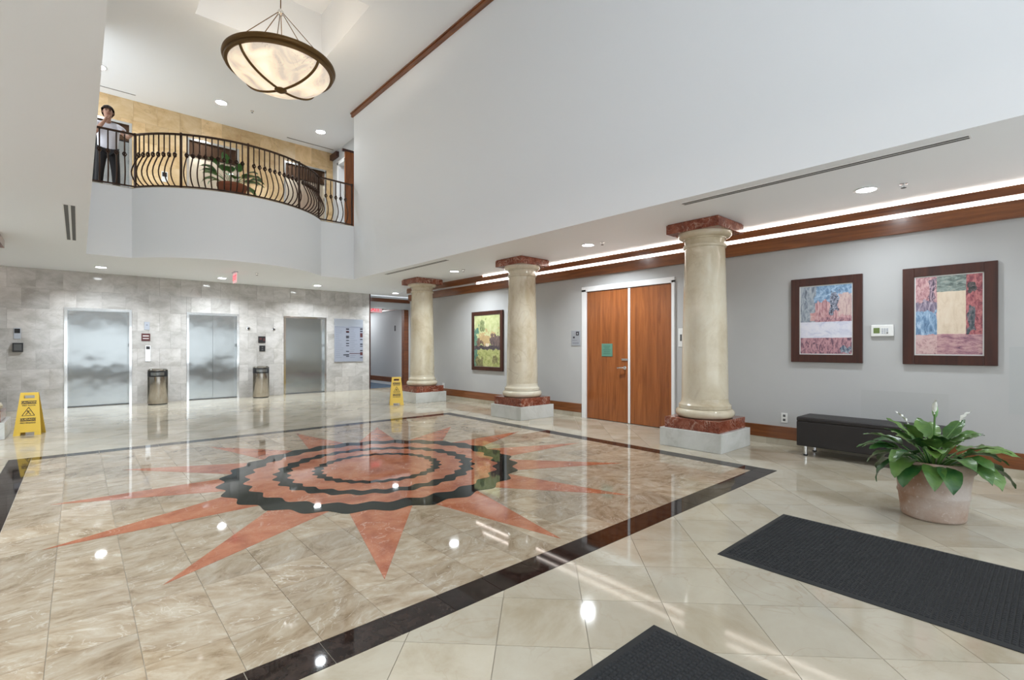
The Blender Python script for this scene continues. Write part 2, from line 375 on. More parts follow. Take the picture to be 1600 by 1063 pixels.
def rect_mask(n, l, u, v, r):
    a = math_(n,l,'MULTIPLY', math_(n,l,'GREATER_THAN', u, r[0]), math_(n,l,'LESS_THAN', u, r[2]))
    b_ = math_(n,l,'MULTIPLY', math_(n,l,'GREATER_THAN', v, r[1]), math_(n,l,'LESS_THAN', v, r[3]))
    return math_(n,l,'MULTIPLY', a, b_)
def art(name, base, patches):
    """flat print: rectangular colour fields, each with streaky brush marks; u runs left to right, v bottom to top"""
    m, n, l, b = newmat(name)
    tc = n.new('ShaderNodeTexCoord'); sp = n.new('ShaderNodeSeparateXYZ'); l.new(tc.outputs['Generated'], sp.inputs[0])
    u = math_(n,l,'SUBTRACT', 1.0, sp.outputs[1]); v = sp.outputs[2]
    uv = n.new('ShaderNodeCombineXYZ'); l.new(u, uv.inputs[0]); l.new(v, uv.inputs[1])
    c = None
    nz = n.new('ShaderNodeTexNoise'); nz.inputs['Scale'].default_value = 9; nz.inputs['Detail'].default_value = 6; l.new(uv.outputs[0], nz.inputs['Vector'])
    rp = ramp(n, base); l.new(nz.outputs['Fac'], rp.inputs[0]); c = rp.outputs[0]
    for i, (r, stops, sc) in enumerate(patches):
        mp = n.new('ShaderNodeMapping'); mp.inputs['Scale'].default_value = (sc[0]*1.7, sc[1]*1.7, 1); mp.inputs['Location'].default_value = (i*3.1, i*1.7, 0); l.new(uv.outputs[0], mp.inputs['Vector'])
        t = n.new('ShaderNodeTexNoise'); t.inputs['Scale'].default_value = 1; t.inputs['Detail'].default_value = 5; t.inputs['Roughness'].default_value = .7; t.inputs['Distortion'].default_value = .8; l.new(mp.outputs[0], t.inputs['Vector'])
        pr = ramp(n, stops); l.new(t.outputs['Fac'], pr.inputs[0])
        pc = pr.outputs[0]
        if stops is not tan and stops is not whit:      # scribbled brush lines
            t5 = n.new('ShaderNodeTexNoise'); t5.inputs['Scale'].default_value = 1.9; t5.inputs['Detail'].default_value = 6; t5.inputs['Roughness'].default_value = .75; t5.inputs['Distortion'].default_value = 2.5; l.new(mp.outputs[0], t5.inputs['Vector'])
            v5 = math_(n,l,'ABSOLUTE', math_(n,l,'SUBTRACT', t5.outputs['Fac'], .5)); m5 = n.new('ShaderNodeMapRange'); m5.inputs[2].default_value = .022; m5.inputs[3].default_value = .7; m5.inputs[4].default_value = 0; l.new(v5, m5.inputs[0])
            pc = mixc(n,l,m5.outputs[0], pc, stops[0][1])
        # rough edges
        uu = math_(n,l,'ADD', u, math_(n,l,'MULTIPLY', math_(n,l,'SUBTRACT', nz.outputs['Fac'], .5), r[4]*3.5 if len(r) > 4 else .012))
        vv = math_(n,l,'ADD', v, math_(n,l,'MULTIPLY', math_(n,l,'SUBTRACT', nz.outputs['Fac'], .5), r[4]*3.5 if len(r) > 4 else .012))
        c = mixc(n, l, rect_mask(n,l,uu,vv,r), c, pc)
    l.new(c, b.inputs['Base Color']); b.inputs['Roughness'].default_value = .35
    return m

# ================================================================== SETTING: floor
# slab (grout bed) below the tiles
floor = MB().box(XL-.2, YF-.3, -.16, 8.6, 14.1, -.004).build('floor', M['grout'])
struct(floor, 'polished cream marble lobby floor laid with diagonal square tiles around a sunburst', 'floor')
def clip(poly, a, b, c):      # keep a*x+b*y<=c
    out = []
    for i in range(len(poly)):
        p, q = poly[i], poly[(i+1) % len(poly)]
        dp = a*p[0]+b*p[1]-c; dq = a*q[0]+b*q[1]-c
        if dp <= 0: out.append(p)
        if (dp < 0 < dq) or (dq < 0 < dp):
            t = dp/(dp-dq); out.append((p[0]+(q[0]-p[0])*t, p[1]+(q[1]-p[1])*t))
    return out
def area(p): return abs(sum(p[i][0]*p[(i+1)%len(p)][1]-p[(i+1)%len(p)][0]*p[i][1] for i in range(len(p))))/2 if len(p) > 2 else 0
OX0, OX1, OY0, OY1 = FX0-BW, FX1+BW, FY0-BW, FY1+BW
gap = .0016
sq = .5**.5
cands = []
for i in range(-8, 56):
    for j in range(-4, 64):
        a0 = DA0+DT*i+gap; a1 = DA0+DT*(i+1)-gap; b0 = DB0+DT*j+gap; b1 = DB0+DT*(j+1)-gap
        P = [((a-b)*sq, (a+b)*sq) for a, b in ((a0,b0),(a1,b0),(a1,b1),(a0,b1))]
        cx = sum(p[0] for p in P)/4; cy = sum(p[1] for p in P)/4
        if cx < XL-.3 or cx > 8.6 or cy < YF-.3 or cy > 14.2: continue
        Q = P
        xr = XW if cy < 11.95 else 8.3
        for h in ((-1,0,-XL),(1,0,xr),(0,-1,-YF),(0,1,YB if cx < 6.6 else 14.1)): Q = clip(Q, *h)
        if area(Q) < 1e-4: continue
        inx = [p for p in Q if OX0 < p[0] < OX1 and OY0 < p[1] < OY1]
        pieces = [Q]
        corner = [k for k in ((OX0,OY0),(OX1,OY0),(OX0,OY1),(OX1,OY1)) if abs(k[0]-cx)+abs(k[1]-cy) < DT*sq]
        inside_c = OX0 < cx < OX1 and OY0 < cy < OY1
        if corner:
            k = corner[0]
            sx_ = 1 if k[0] == OX1 else -1; sy_ = 1 if k[1] == OY1 else -1
            A = clip(Q, -sx_, 0, -sx_*(k[0]+sx_*gap)); Bq = clip(clip(Q, sx_, 0, sx_*(k[0]+sx_*gap)), 0, -sy_, -sy_*(k[1]+sy_*gap))
            pieces = [p for p in (A, Bq) if area(p) > 1e-4]
        elif inx or inside_c:
            full = all(OX0 <= p[0] <= OX1 and OY0 <= p[1] <= OY1 for p in Q)
            if full: continue
            best = []
            for h in ((1,0,OX0-gap),(-1,0,-(OX1+gap)),(0,1,OY0-gap),(0,-1,-(OY1+gap))):
                q = clip(Q, *h)
                if area(q) > area(best): best = q
            pieces = [best] if area(best) > 1e-4 else []
        else:
            # a square edge may still cut a tile whose corners all lie outside
            pass
        if not pieces: continue
        # how large it shows in the photograph
        fwd = cx*.6646+cy*.7472; side = cx*.7472-cy*.6646
        vis = fwd > .4 and abs(side/fwd) < 1.12 and (fwd > 1.7)
        cands.append((-sum(area(p) for p in pieces)/fwd**3 if vis else 1e-9*fwd, pieces, (abs(area(P)-area(pieces[0])) < 1e-6 and len(pieces) == 1), (cx, cy)))
cands.sort(key=lambda t: t[0])
full_mesh = None; rest = MB()
for idx, (sc, pieces, isfull, c) in enumerate(cands):
    if idx < 295 and sc < 0:
        if isfull:
            if full_mesh is None:
                full_mesh = MB().prism([(x-c[0], y-c[1]) for x, y in pieces[0]], -.008, 0, False).mesh('floor_tile')
                full_mesh.materials.append(M['out_tile'])
            put('floor_tile', full_mesh, None, floor, (c[0], c[1], 0))
        else:
            mb = MB()
            for p in pieces: mb.prism(p, -.008, 0, False)
            mb.build('floor_tile', M['out_tile'], floor)
    else:
        for p in pieces: rest.prism(p, -.008, 0, False)
r_ = rest.build('far_floor_tiles', M['out_tile'], floor); r_['kind'] = 'stuff'
# inner field: 12-inch tiles, axis aligned
TI = .2985; MC = (2.405, 4.85)
tm = {}
x0 = -.3985
ncol = 20
for i in range(ncol):
    ax = max(FX0, x0+TI*i); bx = min(FX1, x0+TI*(i+1))
    if bx-ax < .02: continue
    yy = FY0
    while yy < FY1-.02:
        ay = yy; by = min(FY1, yy+.3048); yy = by
        if all(math.hypot(x-MC[0], y-MC[1]) < 1.38 for x in (ax,bx) for y in (ay,by)): continue
        key = (round(bx-ax,3), round(by-ay,3))
        if key not in tm:
            hx, hy = (bx-ax)/2-.0012, (by-ay)/2-.0012
            tm[key] = MB().prism([(-hx,-hy),(hx,-hy),(hx,hy),(-hx,hy)], -.008, 0, False).mesh('field_tile'); tm[key].materials.append(M['in_tile'])
        put('field_tile', tm[key], None, floor, ((ax+bx)/2, (ay+by)/2, 0))
# dark border tiles
bm_ = {}
def btile(ax, ay, bx, by):
    key = (round(bx-ax,3), round(by-ay,3))
    if key not in bm_:
        hx, hy = (bx-ax)/2-.0018, (by-ay)/2-.0018
        bm_[key] = MB().prism([(-hx,-hy),(hx,-hy),(hx,hy),(-hx,hy)], -.008, 0, False).mesh('border_tile'); bm_[key].materials.append(M['border'])
    put('border_tile', bm_[key], None, floor, ((ax+bx)/2, (ay+by)/2, 0))
nb = 19; stepx = (FX1-FX0)/nb
for k in range(nb):
    btile(FX0+stepx*k, OY0, FX0+stepx*(k+1), FY0); btile(FX0+stepx*k, FY1, FX0+stepx*(k+1), OY1)
stepy = (FY1-FY0)/nb
for k in range(nb):
    btile(OX0, FY0+stepy*k, FX0, FY0+stepy*(k+1)); btile(FX1, FY0+stepy*k, OX1, FY0+stepy*(k+1))
for ax, bx in ((OX0,FX0),(FX1,OX1)):
    for ay, by in ((OY0,FY0),(FY1,OY1)): btile(ax, ay, bx, by)
# sunburst medallion
med = empty('sunburst_medallion', (MC[0], MC[1], 0))
tag(med, 'rose and black marble sunburst medallion inlaid in the tiled lobby floor', 'floor medallion')
ray_me = MB().prism([(1.40*math.cos(R(-10.4)),1.40*math.sin(R(-10.4))),(2.64,0),(1.40*math.cos(R(10.4)),1.40*math.sin(R(10.4)))], -.006, .0012, False).mesh('ray')
ray_me.materials.append(M['rose'])
for k in range(14): put('ray', ray_me, None, med, (0,0,0), R(-90+360/14*k))
def ringmesh(r0, r1, amp0, amp1, z1, waves, n=360, ph=0):
    mb = MB(); b = 0
    for i in range(n):
        a = 2*PI*i/n; wv = math.sin(waves*a+ph); wv = wv*(1+.25*abs(wv))
        for r, am in ((r0,amp0),(r1,amp1)):
            q = r+am*wv; mb.v.append((q*math.cos(a), q*math.sin(a), z1))
        for r, am in ((r0,amp0),(r1,amp1)):
            q = r+am*wv; mb.v.append((q*math.cos(a), q*math.sin(a), -.006))
    for i in range(n):
        j = (i+1) % n; p, q = 4*i, 4*j
        mb.f += [(p,p+1,q+1,q),(p+1,p+3,q+3,q+1),(p,q,q+2,p+2)]
    return mb
W = 28
ringmesh(1.245, 1.462, .024, .027, .0024, W).build('black_ring', M['black'], med)
ringmesh(1.005, 1.245, .020, .024, .0022, W).build('rose_band', M['rose'], med)
ringmesh(.875, 1.005, .018, .020, .0024, W).build('black_ring', M['black'], med)
ringmesh(.652, .875, .014, .018, .0022, W).build('rose_band', M['rose'], med)
ringmesh(.562, .652, .012, .014, .0024, W).build('black_ring', M['black'], med)
ringmesh(.002, .562, 0, .012, .0022, W).build('centre_disc', M['rose'], med)

# ================================================================== SETTING: walls and ceilings
def rect_sub(r, hs):
    out = [r]
    for h in hs:
        nx = []
        for (a,b,c,d) in out:
            if h[0] >= c or h[2] <= a or h[1] >= d or h[3] <= b: nx.append((a,b,c,d)); continue
            if a < h[0]: nx.append((a,b,h[0],d))
            if c > h[2]: nx.append((h[2],b,c,d))
            m0, m1 = max(a,h[0]), min(c,h[2])
            if b < h[1]: nx.append((m0,b,m1,h[1]))
            if d > h[3]: nx.append((m0,h[3],m1,d))
        out = nx
    return [q for q in out if q[2]-q[0] > .004 and q[3]-q[1] > .004]
EL = [(-.22,.90),(1.93,3.05),(4.12,5.26)]
def tiled_wall(wall, xa, xb, za, zb, tw, th, holes, mat, name, yfront):
    cache = {}
    row = 0; z = za
    while z < zb-.01:
        z2 = min(zb, z+th); x = xa-(tw/2 if row % 2 else 0)
        while x < xb:
            q = (max(x,xa), z, min(x+tw,xb), z2)
            if q[2]-q[0] > .01:
                ps = rect_sub(q, holes)
                if ps:
                    if len(ps) == 1:
                        a,b,c,d = ps[0]; key = (round(c-a,3), round(d-b,3))
                        if key not in cache:
                            hx, hz = (c-a)/2-.001, (d-b)/2-.001
                            cache[key] = MB().box(-hx, 0, -hz, hx, .02, hz).mesh(name); cache[key].materials.append(mat)
                        put(name, cache[key], None, wall, ((a+c)/2, yfront, (b+d)/2))
                    else:
                        mb = MB()
                        for a,b,c,d in ps: mb.box(a+.001, yfront, b+.001, c-.001, yfront+.02, d-.001)
                        mb.build(name, mat, wall)
            x += tw
        z = z2; row += 1
holes_lo = [(a,-1,b,2.11) for a,b in EL]; holes_hi = [(a,4,b,6.29) for a,b in EL]
mb = MB()
for q in rect_sub((XL-.2, -.1, 6.56, ZC), holes_lo): mb.box(q[0], YB+.015, q[1], q[2], 14.1, q[3])
wall_back = struct(mb.build('wall_back', M['grey'] if False else M['grout_grey']), 'grey marble tiled elevator wall under the balcony', 'wall')
tiled_wall(wall_back, XL, 6.56, 0, ZC, .411, .4115, holes_lo, M['wall_tile'], 'wall_tile', YB)
mb = MB()
for q in rect_sub((-2.2, ZC, 5.45, ZH+.1), holes_hi): mb.box(q[0], YB+.015, q[1], q[2], 14.1, q[3])
wall_up = struct(mb.build('wall_upper', M['beige_tile']), 'beige marble tiled wall of the upper landing', 'wall')
tiled_wall(wall_up, -.6, 5.45, ZB, ZH, .436, .447, holes_hi, M['beige_tile'], 'wall_tile', YB)

# low ceilings (left aisle, right aisle, elevator hall); slab soffit at ZC
arc = [(ARC_X+ARC_R*math.sin(R(d)), ARC_Y-ARC_R*math.cos(R(d)), math.sin(R(d)), -math.cos(R(d))) for d in [(-ARC_H+ARC_H*2*i/28) for i in range(29)]]
path = [(AX0-.05, YBAL, 0, -1), (arc[0][0], YBAL, 0, -1)]
plan = [(AX0, 14.0), (AX0, YBAL)] + [(p[0], p[1]) for p in arc] + [(AX1, YBAL), (AX1, 14.0)]
mb = MB()
mb.box(XL-.2, YF, ZC, AX0, 14.05, ZC+.10)
mb.box(AX1, YF, ZC, XW+.2, 14.05, ZC+.10)
mb.box(XW+.2, 11.9, ZC, 8.5, 14.05, ZC+.10)
mb.prism(plan, ZC, ZC+.10)
ceil_low = struct(mb.build('ceiling', M['white']), 'flat white low ceiling over the aisles and elevator hall', 'ceiling')
# balcony slab with curved fascia
mb = MB().prism(plan, ZC+.10, ZB-.012)
bal = struct(autosmooth(mb.build('balcony_slab', M['white']), 30), 'white balcony slab with a bulging curved front above the elevators', 'balcony')
MB().prism(plan, ZB-.012, ZB).build('landing_floor', M['out_tile'], bal)
# atrium side walls above the aisles
TX0, TX1, TY0, TY1, TZ = 1.45, 3.54, 7.46, 9.55, 7.75
mb = MB().box(AX1, YF, ZC+.10, AX1+.2, YBAL, ZH+.1)
wall_r_up = struct(mb.build('wall_atrium_right', M['white']), 'tall plain white atrium wall above the column aisle', 'wall')
mb = MB().box(AX0-.2, YF, ZC+.10, AX0, YBAL, ZH+.1)
struct(mb.build('wall_atrium_left', M['white']), 'plain white atrium wall over the left aisle edge', 'wall')
# high ceiling with tray recess
mb = MB()
for q in rect_sub((AX0-2.3, YF, 6.6, 14.0), [(TX0,TY0,TX1,TY1)]): mb.box(q[0], q[1], ZH, q[2], q[3], ZH+.12)
ceil_hi = struct(mb.build('ceiling', M['white']), 'high white atrium ceiling with a square light recess', 'ceiling')
mb = MB()
mb.box(TX0-.1, TY0-.1, ZH+.12, TX0, TY1+.1, TZ); mb.box(TX1, TY0-.1, ZH+.12, TX1+.1, TY1+.1, TZ)
mb.box(TX0, TY0-.1, ZH+.12, TX1, TY0, TZ); mb.box(TX0, TY1, ZH+.12, TX1, TY1+.1, TZ); mb.box(TX0-.1, TY0-.1, TZ, TX1+.1, TY1+.1, TZ+.1)
mb.build('ceiling_recess', M['white'], ceil_hi)
# wooden crown trim along the atrium wall
mb = MB().box(AX1-.045, YF, ZH-.10, AX1, YBAL+.06, ZH-.015).box(AX1-.06, YF, ZH-.03, AX1, YBAL+.075, ZH-.001)
struct(mb.build('trim_1', M['wood_h']), 'thin cherry wood crown strip along the top of the atrium wall', 'trim')

# right wall (with the double door opening) ---------------------------------
DY0, DY1, DZ = 3.93, 5.77, 2.36
mb = MB()
for q in rect_sub((YF, -.1, 11.95, ZC), [(DY0, -1, DY1, DZ)]): mb.box(XW, q[0], q[1], XW+.2, q[2], q[3])
def wallpaint():
    m, n, l, b = newmat('grey_wall_paint_patched')
    g = n.new('ShaderNodeNewGeometry'); sp = n.new('ShaderNodeSeparateXYZ'); l.new(g.outputs['Position'], sp.inputs[0])
    t = n.new('ShaderNodeTexNoise'); t.inputs['Scale'].default_value = 1.1; t.inputs['Detail'].default_value = 4; l.new(g.outputs['Position'], t.inputs['Vector'])
    rp = ramp(n, [(.3,(.455,.455,.455)),(.7,(.50,.50,.495))]); l.new(t.outputs['Fac'], rp.inputs[0])
    pm = rect_mask(n, l, sp.outputs[1], sp.outputs[2], (-.4,.62,.335,1.28))
    pm2 = rect_mask(n, l, sp.outputs[1], sp.outputs[2], (.78,.27,1.55,.78))
    c = mixc(n,l,pm, rp.outputs[0], (.44,.45,.45)); c = mixc(n,l,pm2, c, (.46,.462,.455))
    l.new(c, b.inputs['Base Color']); b.inputs['Roughness'].default_value = .5
    return m
wall_right = struct(mb.build('wall_right', wallpaint()), 'light grey painted wall behind the marble columns', 'wall')
mb = MB().box(XW+.2, 11.95-.2, -.1, 8.5, 11.95, ZC).box(8.3, 11.95, -.1, 8.5, 14.1, ZC)
struct(mb.build('wall_recess', M['grey']), 'grey wall of the small recess beside the corridor', 'wall')
# baseboards: wood over a stone skirting
for a, b in ((YF, DY0-.02), (DY1+.02, 11.95)):
    bb = struct(MB().box(XW-.022, a, .085, XW, b, .245).build('baseboard_right', M['wood_h'], bevel=.003), 'cherry wood baseboard along the grey wall', 'baseboard')
    y = a
    while y < b-.01:
        y2 = min(b, y+.61); MB().box(XW-.018, y+.001, 0, XW, y2-.001, .085).build('skirting_tile', M['out_tile'], bb); y = y2
# left wall and facade behind the camera
struct(MB().box(XL-.2, YF, -.1, XL, 14.1, ZC).build('wall_left', M['grey']), 'light grey painted wall of the left aisle', 'wall')
fac = MB()
lo = (XL-.2, -.1, XW+.2, ZC+.3); hi = (AX0-.2, ZC+.3, AX1+.2, ZH+.12)
wins = [(XL+.15,.12,6.65,2.72),(AX0+.1,3.3,AX1-.1,6.6)]
for q in rect_sub(lo, wins[:1])+rect_sub(hi, wins[1:]): fac.box(q[0], YF-.25, q[1], q[2], YF, q[3])
struct(fac.build('wall_front', M['white']), 'white entrance facade wall around the glazing', 'wall')
for k, (a,b,c,d) in enumerate(wins):
    mb = MB(); nx = 6 if k == 0 else 4
    for i in range(nx+1):
        x = a+(c-a)*i/nx; mb.box(x-.03, YF-.16, b, x+.03, YF-.08, d)
    for z, hb in (((b+.15, .15), (2.15, .03), (d-.11, .11)) if k == 0 else ((b+.03, .03), (4.9, .03), (d-.03, .03))): mb.box(a, YF-.155, z-hb, c, YF-.085, z+hb)
    struct(mb.build('window_%d' % (k+1), M['bronze']), 'bronze framed entrance glazing grid', 'window')

# cove crown on the right wall: two wood fascias with light strips above each
cv = struct(MB().box(XW-.055, YF, 2.535, XW, 11.95, 2.708).build('trim_2', M['wood_h'], bevel=.004), 'two-step cherry wood cove moulding with light strips above the grey wall', 'trim')
MB().box(XW-.10, YF, 2.748, XW, 11.95, 2.842).build('upper_fascia', M['wood_h'], cv)
MB().box(XW-.03, YF, 2.695, XW, 8.9, 2.762).build('light_strip', M['led'], cv)
MB().box(XW-.03, 8.9, 2.695, XW, 11.95, 2.762).build('strip_cover', M['white_soft'], cv)
MB().box(XW-.075, YF, 2.838, XW, 8.6, ZC).build('light_strip', M['led'], cv)
MB().box(XW-.09, 8.6, 2.838, XW, 11.95, ZC).build('strip_cover', M['wood_h'], cv)

cl = struct(MB().box(XL, YF, 2.535, XL+.055, YB, 2.695).build('trim_9', M['wood_h'], bevel=.004), 'added unseen cherry wood cove moulding with light strips on the left aisle wall', 'trim')  # mirrored cove added out of view to brighten the left low ceiling
MB().box(XL, YF, 2.762, XL+.10, YB, 2.838).build('upper_fascia', M['wood_h'], cl)
MB().box(XL, YF, 2.695, XL+.03, YB, 2.762).build('light_strip', M['led'], cl)
MB().box(XL, YF, 2.838, XL+.075, YB, ZC).build('light_strip', M['led'], cl)

# corridor behind the third column -------------------------------------------
CX0, CX1, CY = 6.62, 7.86, 14.1
mb = MB().box(6.56, YB, 0, 6.60, CY+.02, ZC)       # stone return edge
struct(mb.build('trim_3', M['wood_dk']), 'dark wood edge strip closing the elevator wall', 'trim')
mb = MB()
mb.box(6.60, CY, 2.48, 8.3, CY+.12, ZC); mb.box(8.02, CY, -.1, 8.3, CY+.12, 2.48)
struct(mb.build('wall_corridor_front', M['grey']), 'grey wall band above the corridor opening', 'wall')
mb = MB().box(6.60, CY-.03, 2.69, 8.3, CY, 2.80).box(6.60, CY-.02, 0, 6.69, CY+.12, 2.48).box(7.86, CY-.02, 0, 8.02, CY+.14, 2.48)
struct(mb.build('trim_4', M['wood_x']), 'dark cherry frame around the corridor opening', 'trim')
mb = MB().box(7.90, CY+.12, -.1, 8.1, 18.6, 2.7).box(6.4, 18.6, -.1, 8.1, 18.8, 2.7).box(6.4, CY+.12, -.1, 6.62, 18.6, 2.7)
struct(mb.build('wall_corridor', M['grey']), 'pale grey corridor wall seen through the opening', 'wall')
struct(MB().box(6.4, CY+.1, 2.62, 8.1, 18.8, 2.72).build('ceiling', M['white']), 'white corridor ceiling', 'ceiling')
struct(MB().box(6.4, CY, -.1, 8.1, 18.8, .002).build('floor', M['carpet']), 'blue grey carpet of the corridor', 'floor')
mb = MB().box(7.875, CY+.14, .10, 7.90, 18.6, .26)
struct(mb.build('baseboard_corridor', M['wood_h']), 'dark wood baseboard of the corridor', 'baseboard')
struct(MB().box(7.88, CY+.14, 0, 7.90, 18.6, .10).build('trim_5', M['white_soft']), 'white skirting strip of the corridor', 'trim')
struct(MB().box(7.86, CY+.14, 2.50, 7.90, 18.6, 2.62).build('trim_6', M['wood_h']), 'wood crown strip of the corridor', 'trim')
dl = struct(empty('door_2', (6.69, CY+.16, 0)), 'open cherry wood door leaf inside the corridor entrance', 'door')
MB().box(0, 0, .01, .045, .92, 2.12).build('leaf', M['wood_v'], dl)
MB().tube([(.045,.08,1.02),(.10,.08,1.02),(.10,.20,1.02)], .011, 8).build('handle', M['chrome'], dl)
lampc = empty('ceiling_light', (7.15, 16.6, 2.62)); tag(lampc, 'square ceiling light inside the corridor', 'light')
MB().box(-.3,-.3,-.02,.3,.3,0).build('frame', M['white_soft'], lampc); MB().box(-.27,-.27,-.024,.27,.27,-.02).build('lens', emitter('corridor_lamp', (.95,.98,1), 16), lampc)

# double door -----------------------------------------------------------------
d1 = struct(empty('door_1', (XW, 0, 0)), 'double cherry wood doors in a white frame on the grey wall', 'door')
mb = MB().box(-.03, DY0, 0, .12, DY0+.05, DZ-.05).box(-.03, DY1-.10, 0, .12, DY1, DZ-.05).box(-.03, DY0, DZ-.09, .12, DY1, DZ)
mb.build('frame', M['white_soft'], d1, bevel=.004)
ly0, lm, ly1, lz = DY0+.052, 4.765, DY1-.102, DZ-.095
lf = MB().box(.0, lm+.022, .008, .045, ly1, lz).build('leaf', M['wood_v'], d1, bevel=.002)
MB().box(.0, ly0, .008, .045, lm-.022, lz).build('leaf', M['wood_v'], d1, bevel=.002)
MB().box(-.012, lm-.021, .008, .05, lm+.021, lz).build('astragal', M['white_soft'], d1, bevel=.003)
h = MB().tube([(0,lm+.085,.93),(-.055,lm+.085,.93),(-.06,lm+.10,.932),(-.06,lm+.20,.925)], .012, 10)
h.lathe([(.0,0),(.03,0),(.03,.012),(.0,.012)], 20, (0,0,0), False)
h.v[-80:] = [(-z, lm+.085+y, .93+x) for x,y,z in h.v[-80:]]
h.build('lever_handle', M['chrome'], lf, smooth=True)
MB().box(-.014, lm+.03, 1.05, 0, lm+.15, 1.085).build('latch_plate', M['chrome'], lf, bevel=.004)
struct(MB().box(XW+.15, DY0-.1, -.1, XW+.19, DY1+.1, DZ+.1).build('wall_door_back', M['blackp']), 'dark backing behind the double doors', 'wall')

# upper landing right end: grey wall with doorway ---------------------------------
mb = MB()
for q in rect_sub((11.3, ZB-.1, YB+.2, ZH), [(12.05, 0, 13.42, 6.40)]): mb.box(5.45, q[0], q[1], 5.6, q[2], q[3])
struct(mb.build('wall_landing_end', M['grey']), 'short grey end wall of the upper landing', 'wall')
struct(MB().box(5.40, 13.34, ZB, 5.63, 13.42, 6.42).box(5.40, 12.05, ZB, 5.63, 12.12, 6.42).box(5.40, 12.05, 6.34, 5.63, 13.42, 6.44).build('trim_7', M['white_soft']), 'white door casing at the end of the upper landing', 'trim')
struct(MB().box(5.36, 13.40, 6.60, 5.45, YB, 6.74).build('trim_8', M['wood_dk']), 'dark wood crown stub in the landing corner', 'trim')
struct(MB().box(6.6, 11.0, ZB-.1, 6.8, 14.1, ZH).box(5.6, 14.0, ZB-.1, 6.8, 14.2, ZH).box(5.07, 11.0, ZB-.1, 6.8, 11.3, ZH).box(5.0, 11.2, ZB-.14, 6.8, 14.1, ZB-.04).build('wall_landing_room', M['white']), 'white room behind the landing doorway', 'wall')
d3 = struct(empty('door_3', (5.12, 12.20, ZB)), 'open cherry wood door standing at the right end of the balcony', 'door')
MB().box(0, 0, .01, .30, .045, 2.17).build('leaf', M['wood_v'], d3)
for z in (.25, 1.05, 1.9): MB().box(-.012, .01, z, .012, .05, z+.10).build('hinge', M['chrome'], d3)
MB().box(-.07, .0, 2.17, .34, .06, 2.23).build('door_head', M['wood_dk'], d3)

# ================================================================== COLUMNS
def make_column(loc, label, up=True):
    t = empty('column', loc); tag(t, label, 'column', 'cream marble columns')
    MB().box(-.41,-.41,0,.41,.41,.232).build('plinth_block', M['block'], t, bevel=.004)
    MB().box(-.365,-.365,.232,.365,.365,.372).build('red_slab', M['red'], t, bevel=.004)
    prof = [(.30,.372)]
    for i in range(11):
        a = -PI/2+PI*i/10; prof.append((.305+.058*math.cos(a), .431+.058*math.sin(a)))
    prof += [(.322,.492),(.322,.535),(.312,.545),(.300,.556),(.291,.58),(.287,.62)]
    base = autosmooth(MB().lathe(prof, 56).build('base_moulding', M['col'], t))
    prof = []
    for i in range(15):
        f = i/14; z = .62+(2.545-.62)*f; prof.append((.287-(.040)*(f**1.35), z))
    prof += [(.250,2.556),(.262,2.560),(.268,2.572),(.268,2.586),(.262,2.598),(.250,2.602)]
    autosmooth(MB().lathe(prof, 56).build('shaft', M['col'], t))
    prof = [(.249,2.602),(.249,2.665),(.262,2.668),(.262,2.682)]
    for i in range(7):
        a = PI/2*i/6; prof.append((.268+.062*math.sin(a), 2.735-.050*math.cos(a)))
    prof += [(.330,2.752),(.30,2.752)]
    autosmooth(MB().lathe(prof, 56).build('capital', M['col'], t))
    MB().box(-.35,-.35,2.752,.35,.35,2.868).box(-.338,-.338,2.868,.338,.338,ZC).build('abacus', M['red'], t, bevel=.003)
    return t
c1 = make_column((6.12,3.09,0), 'large cream marble column nearest the leather bench, right of the double doors')
for y, lb in ((6.6,'middle cream marble column, between the green painting and the double doors'), (10.1,'farthest cream marble column, beside the corridor opening and yellow floor sign')):
    c = copy_tree(c1); c.location = (6.12, y, 0); c['label'] = lb
c = copy_tree(c1); c.location = (-1.17, 10.1, 0); c['label'] = 'cream marble column whose base just shows at the left picture edge'

# ================================================================== ELEVATORS
def elevator(x0, x1, z0, ztop, label, split, upper=False, panels=None):
    t = empty('elevator_door', ((x0+x1)/2, YB, z0)); tag(t, label, 'elevator', 'elevator doors')
    hw = (x1-x0)/2; H_ = ztop-z0; fw = .05
    fm = M['steel_b']
    MB().box(-hw,-.012,0,-hw+fw,.13,H_-fw).box(hw-fw,-.012,0,hw,.13,H_-fw).box(-hw,-.012,H_-fw,hw,.13,H_).build('frame', fm, t)
    a, b = -hw+fw, hw-fw; top = H_-fw
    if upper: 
        MB().box(a, .05, top-.34, b, .10, top).build('dark_reflection_band', M['bronze'], t); top -= .345  # dark band imitates the dark reflection across the door tops
    pm = panels or [M['steel_warm' if upper else 'steel']]*3
    if split:
        MB().box(a,.105,.012,-.002,.135,top).build('door_panel', pm[0], t); MB().box(.002,.105,.012,b,.135,top).build('door_panel', pm[1], t)
    else:
        MB().box(a,.105,.012,b,.135,top).build('door_panel', pm[0], t)
    MB().box(a,.0,0,b,.14,.010).build('sill', M['charcoal'], t)
    MB().box(hw-fw-.004, .03, 1.28, hw-fw, .06, 1.36).build('floor_plate', M['blackp'], t)
    return t
elevator(*EL[0], 0, 2.11, 'left steel elevator door beside the left yellow caution sign', False)
elevator(*EL[1], 0, 2.11, 'middle steel elevator door split down its centre, between the two bins', True)
elevator(*EL[2], 0, 2.11, 'right steel elevator door next to the directory board', False)
elevator(*EL[0], ZB, 6.29, 'upper landing elevator door behind the standing person', True, True, [M['gap_dark'], M['steel'], M['steel']])
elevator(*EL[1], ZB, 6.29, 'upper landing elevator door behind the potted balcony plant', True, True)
elevator(*EL[2], ZB, 6.29, 'upper landing elevator door nearest the wooden door at right', True, True)
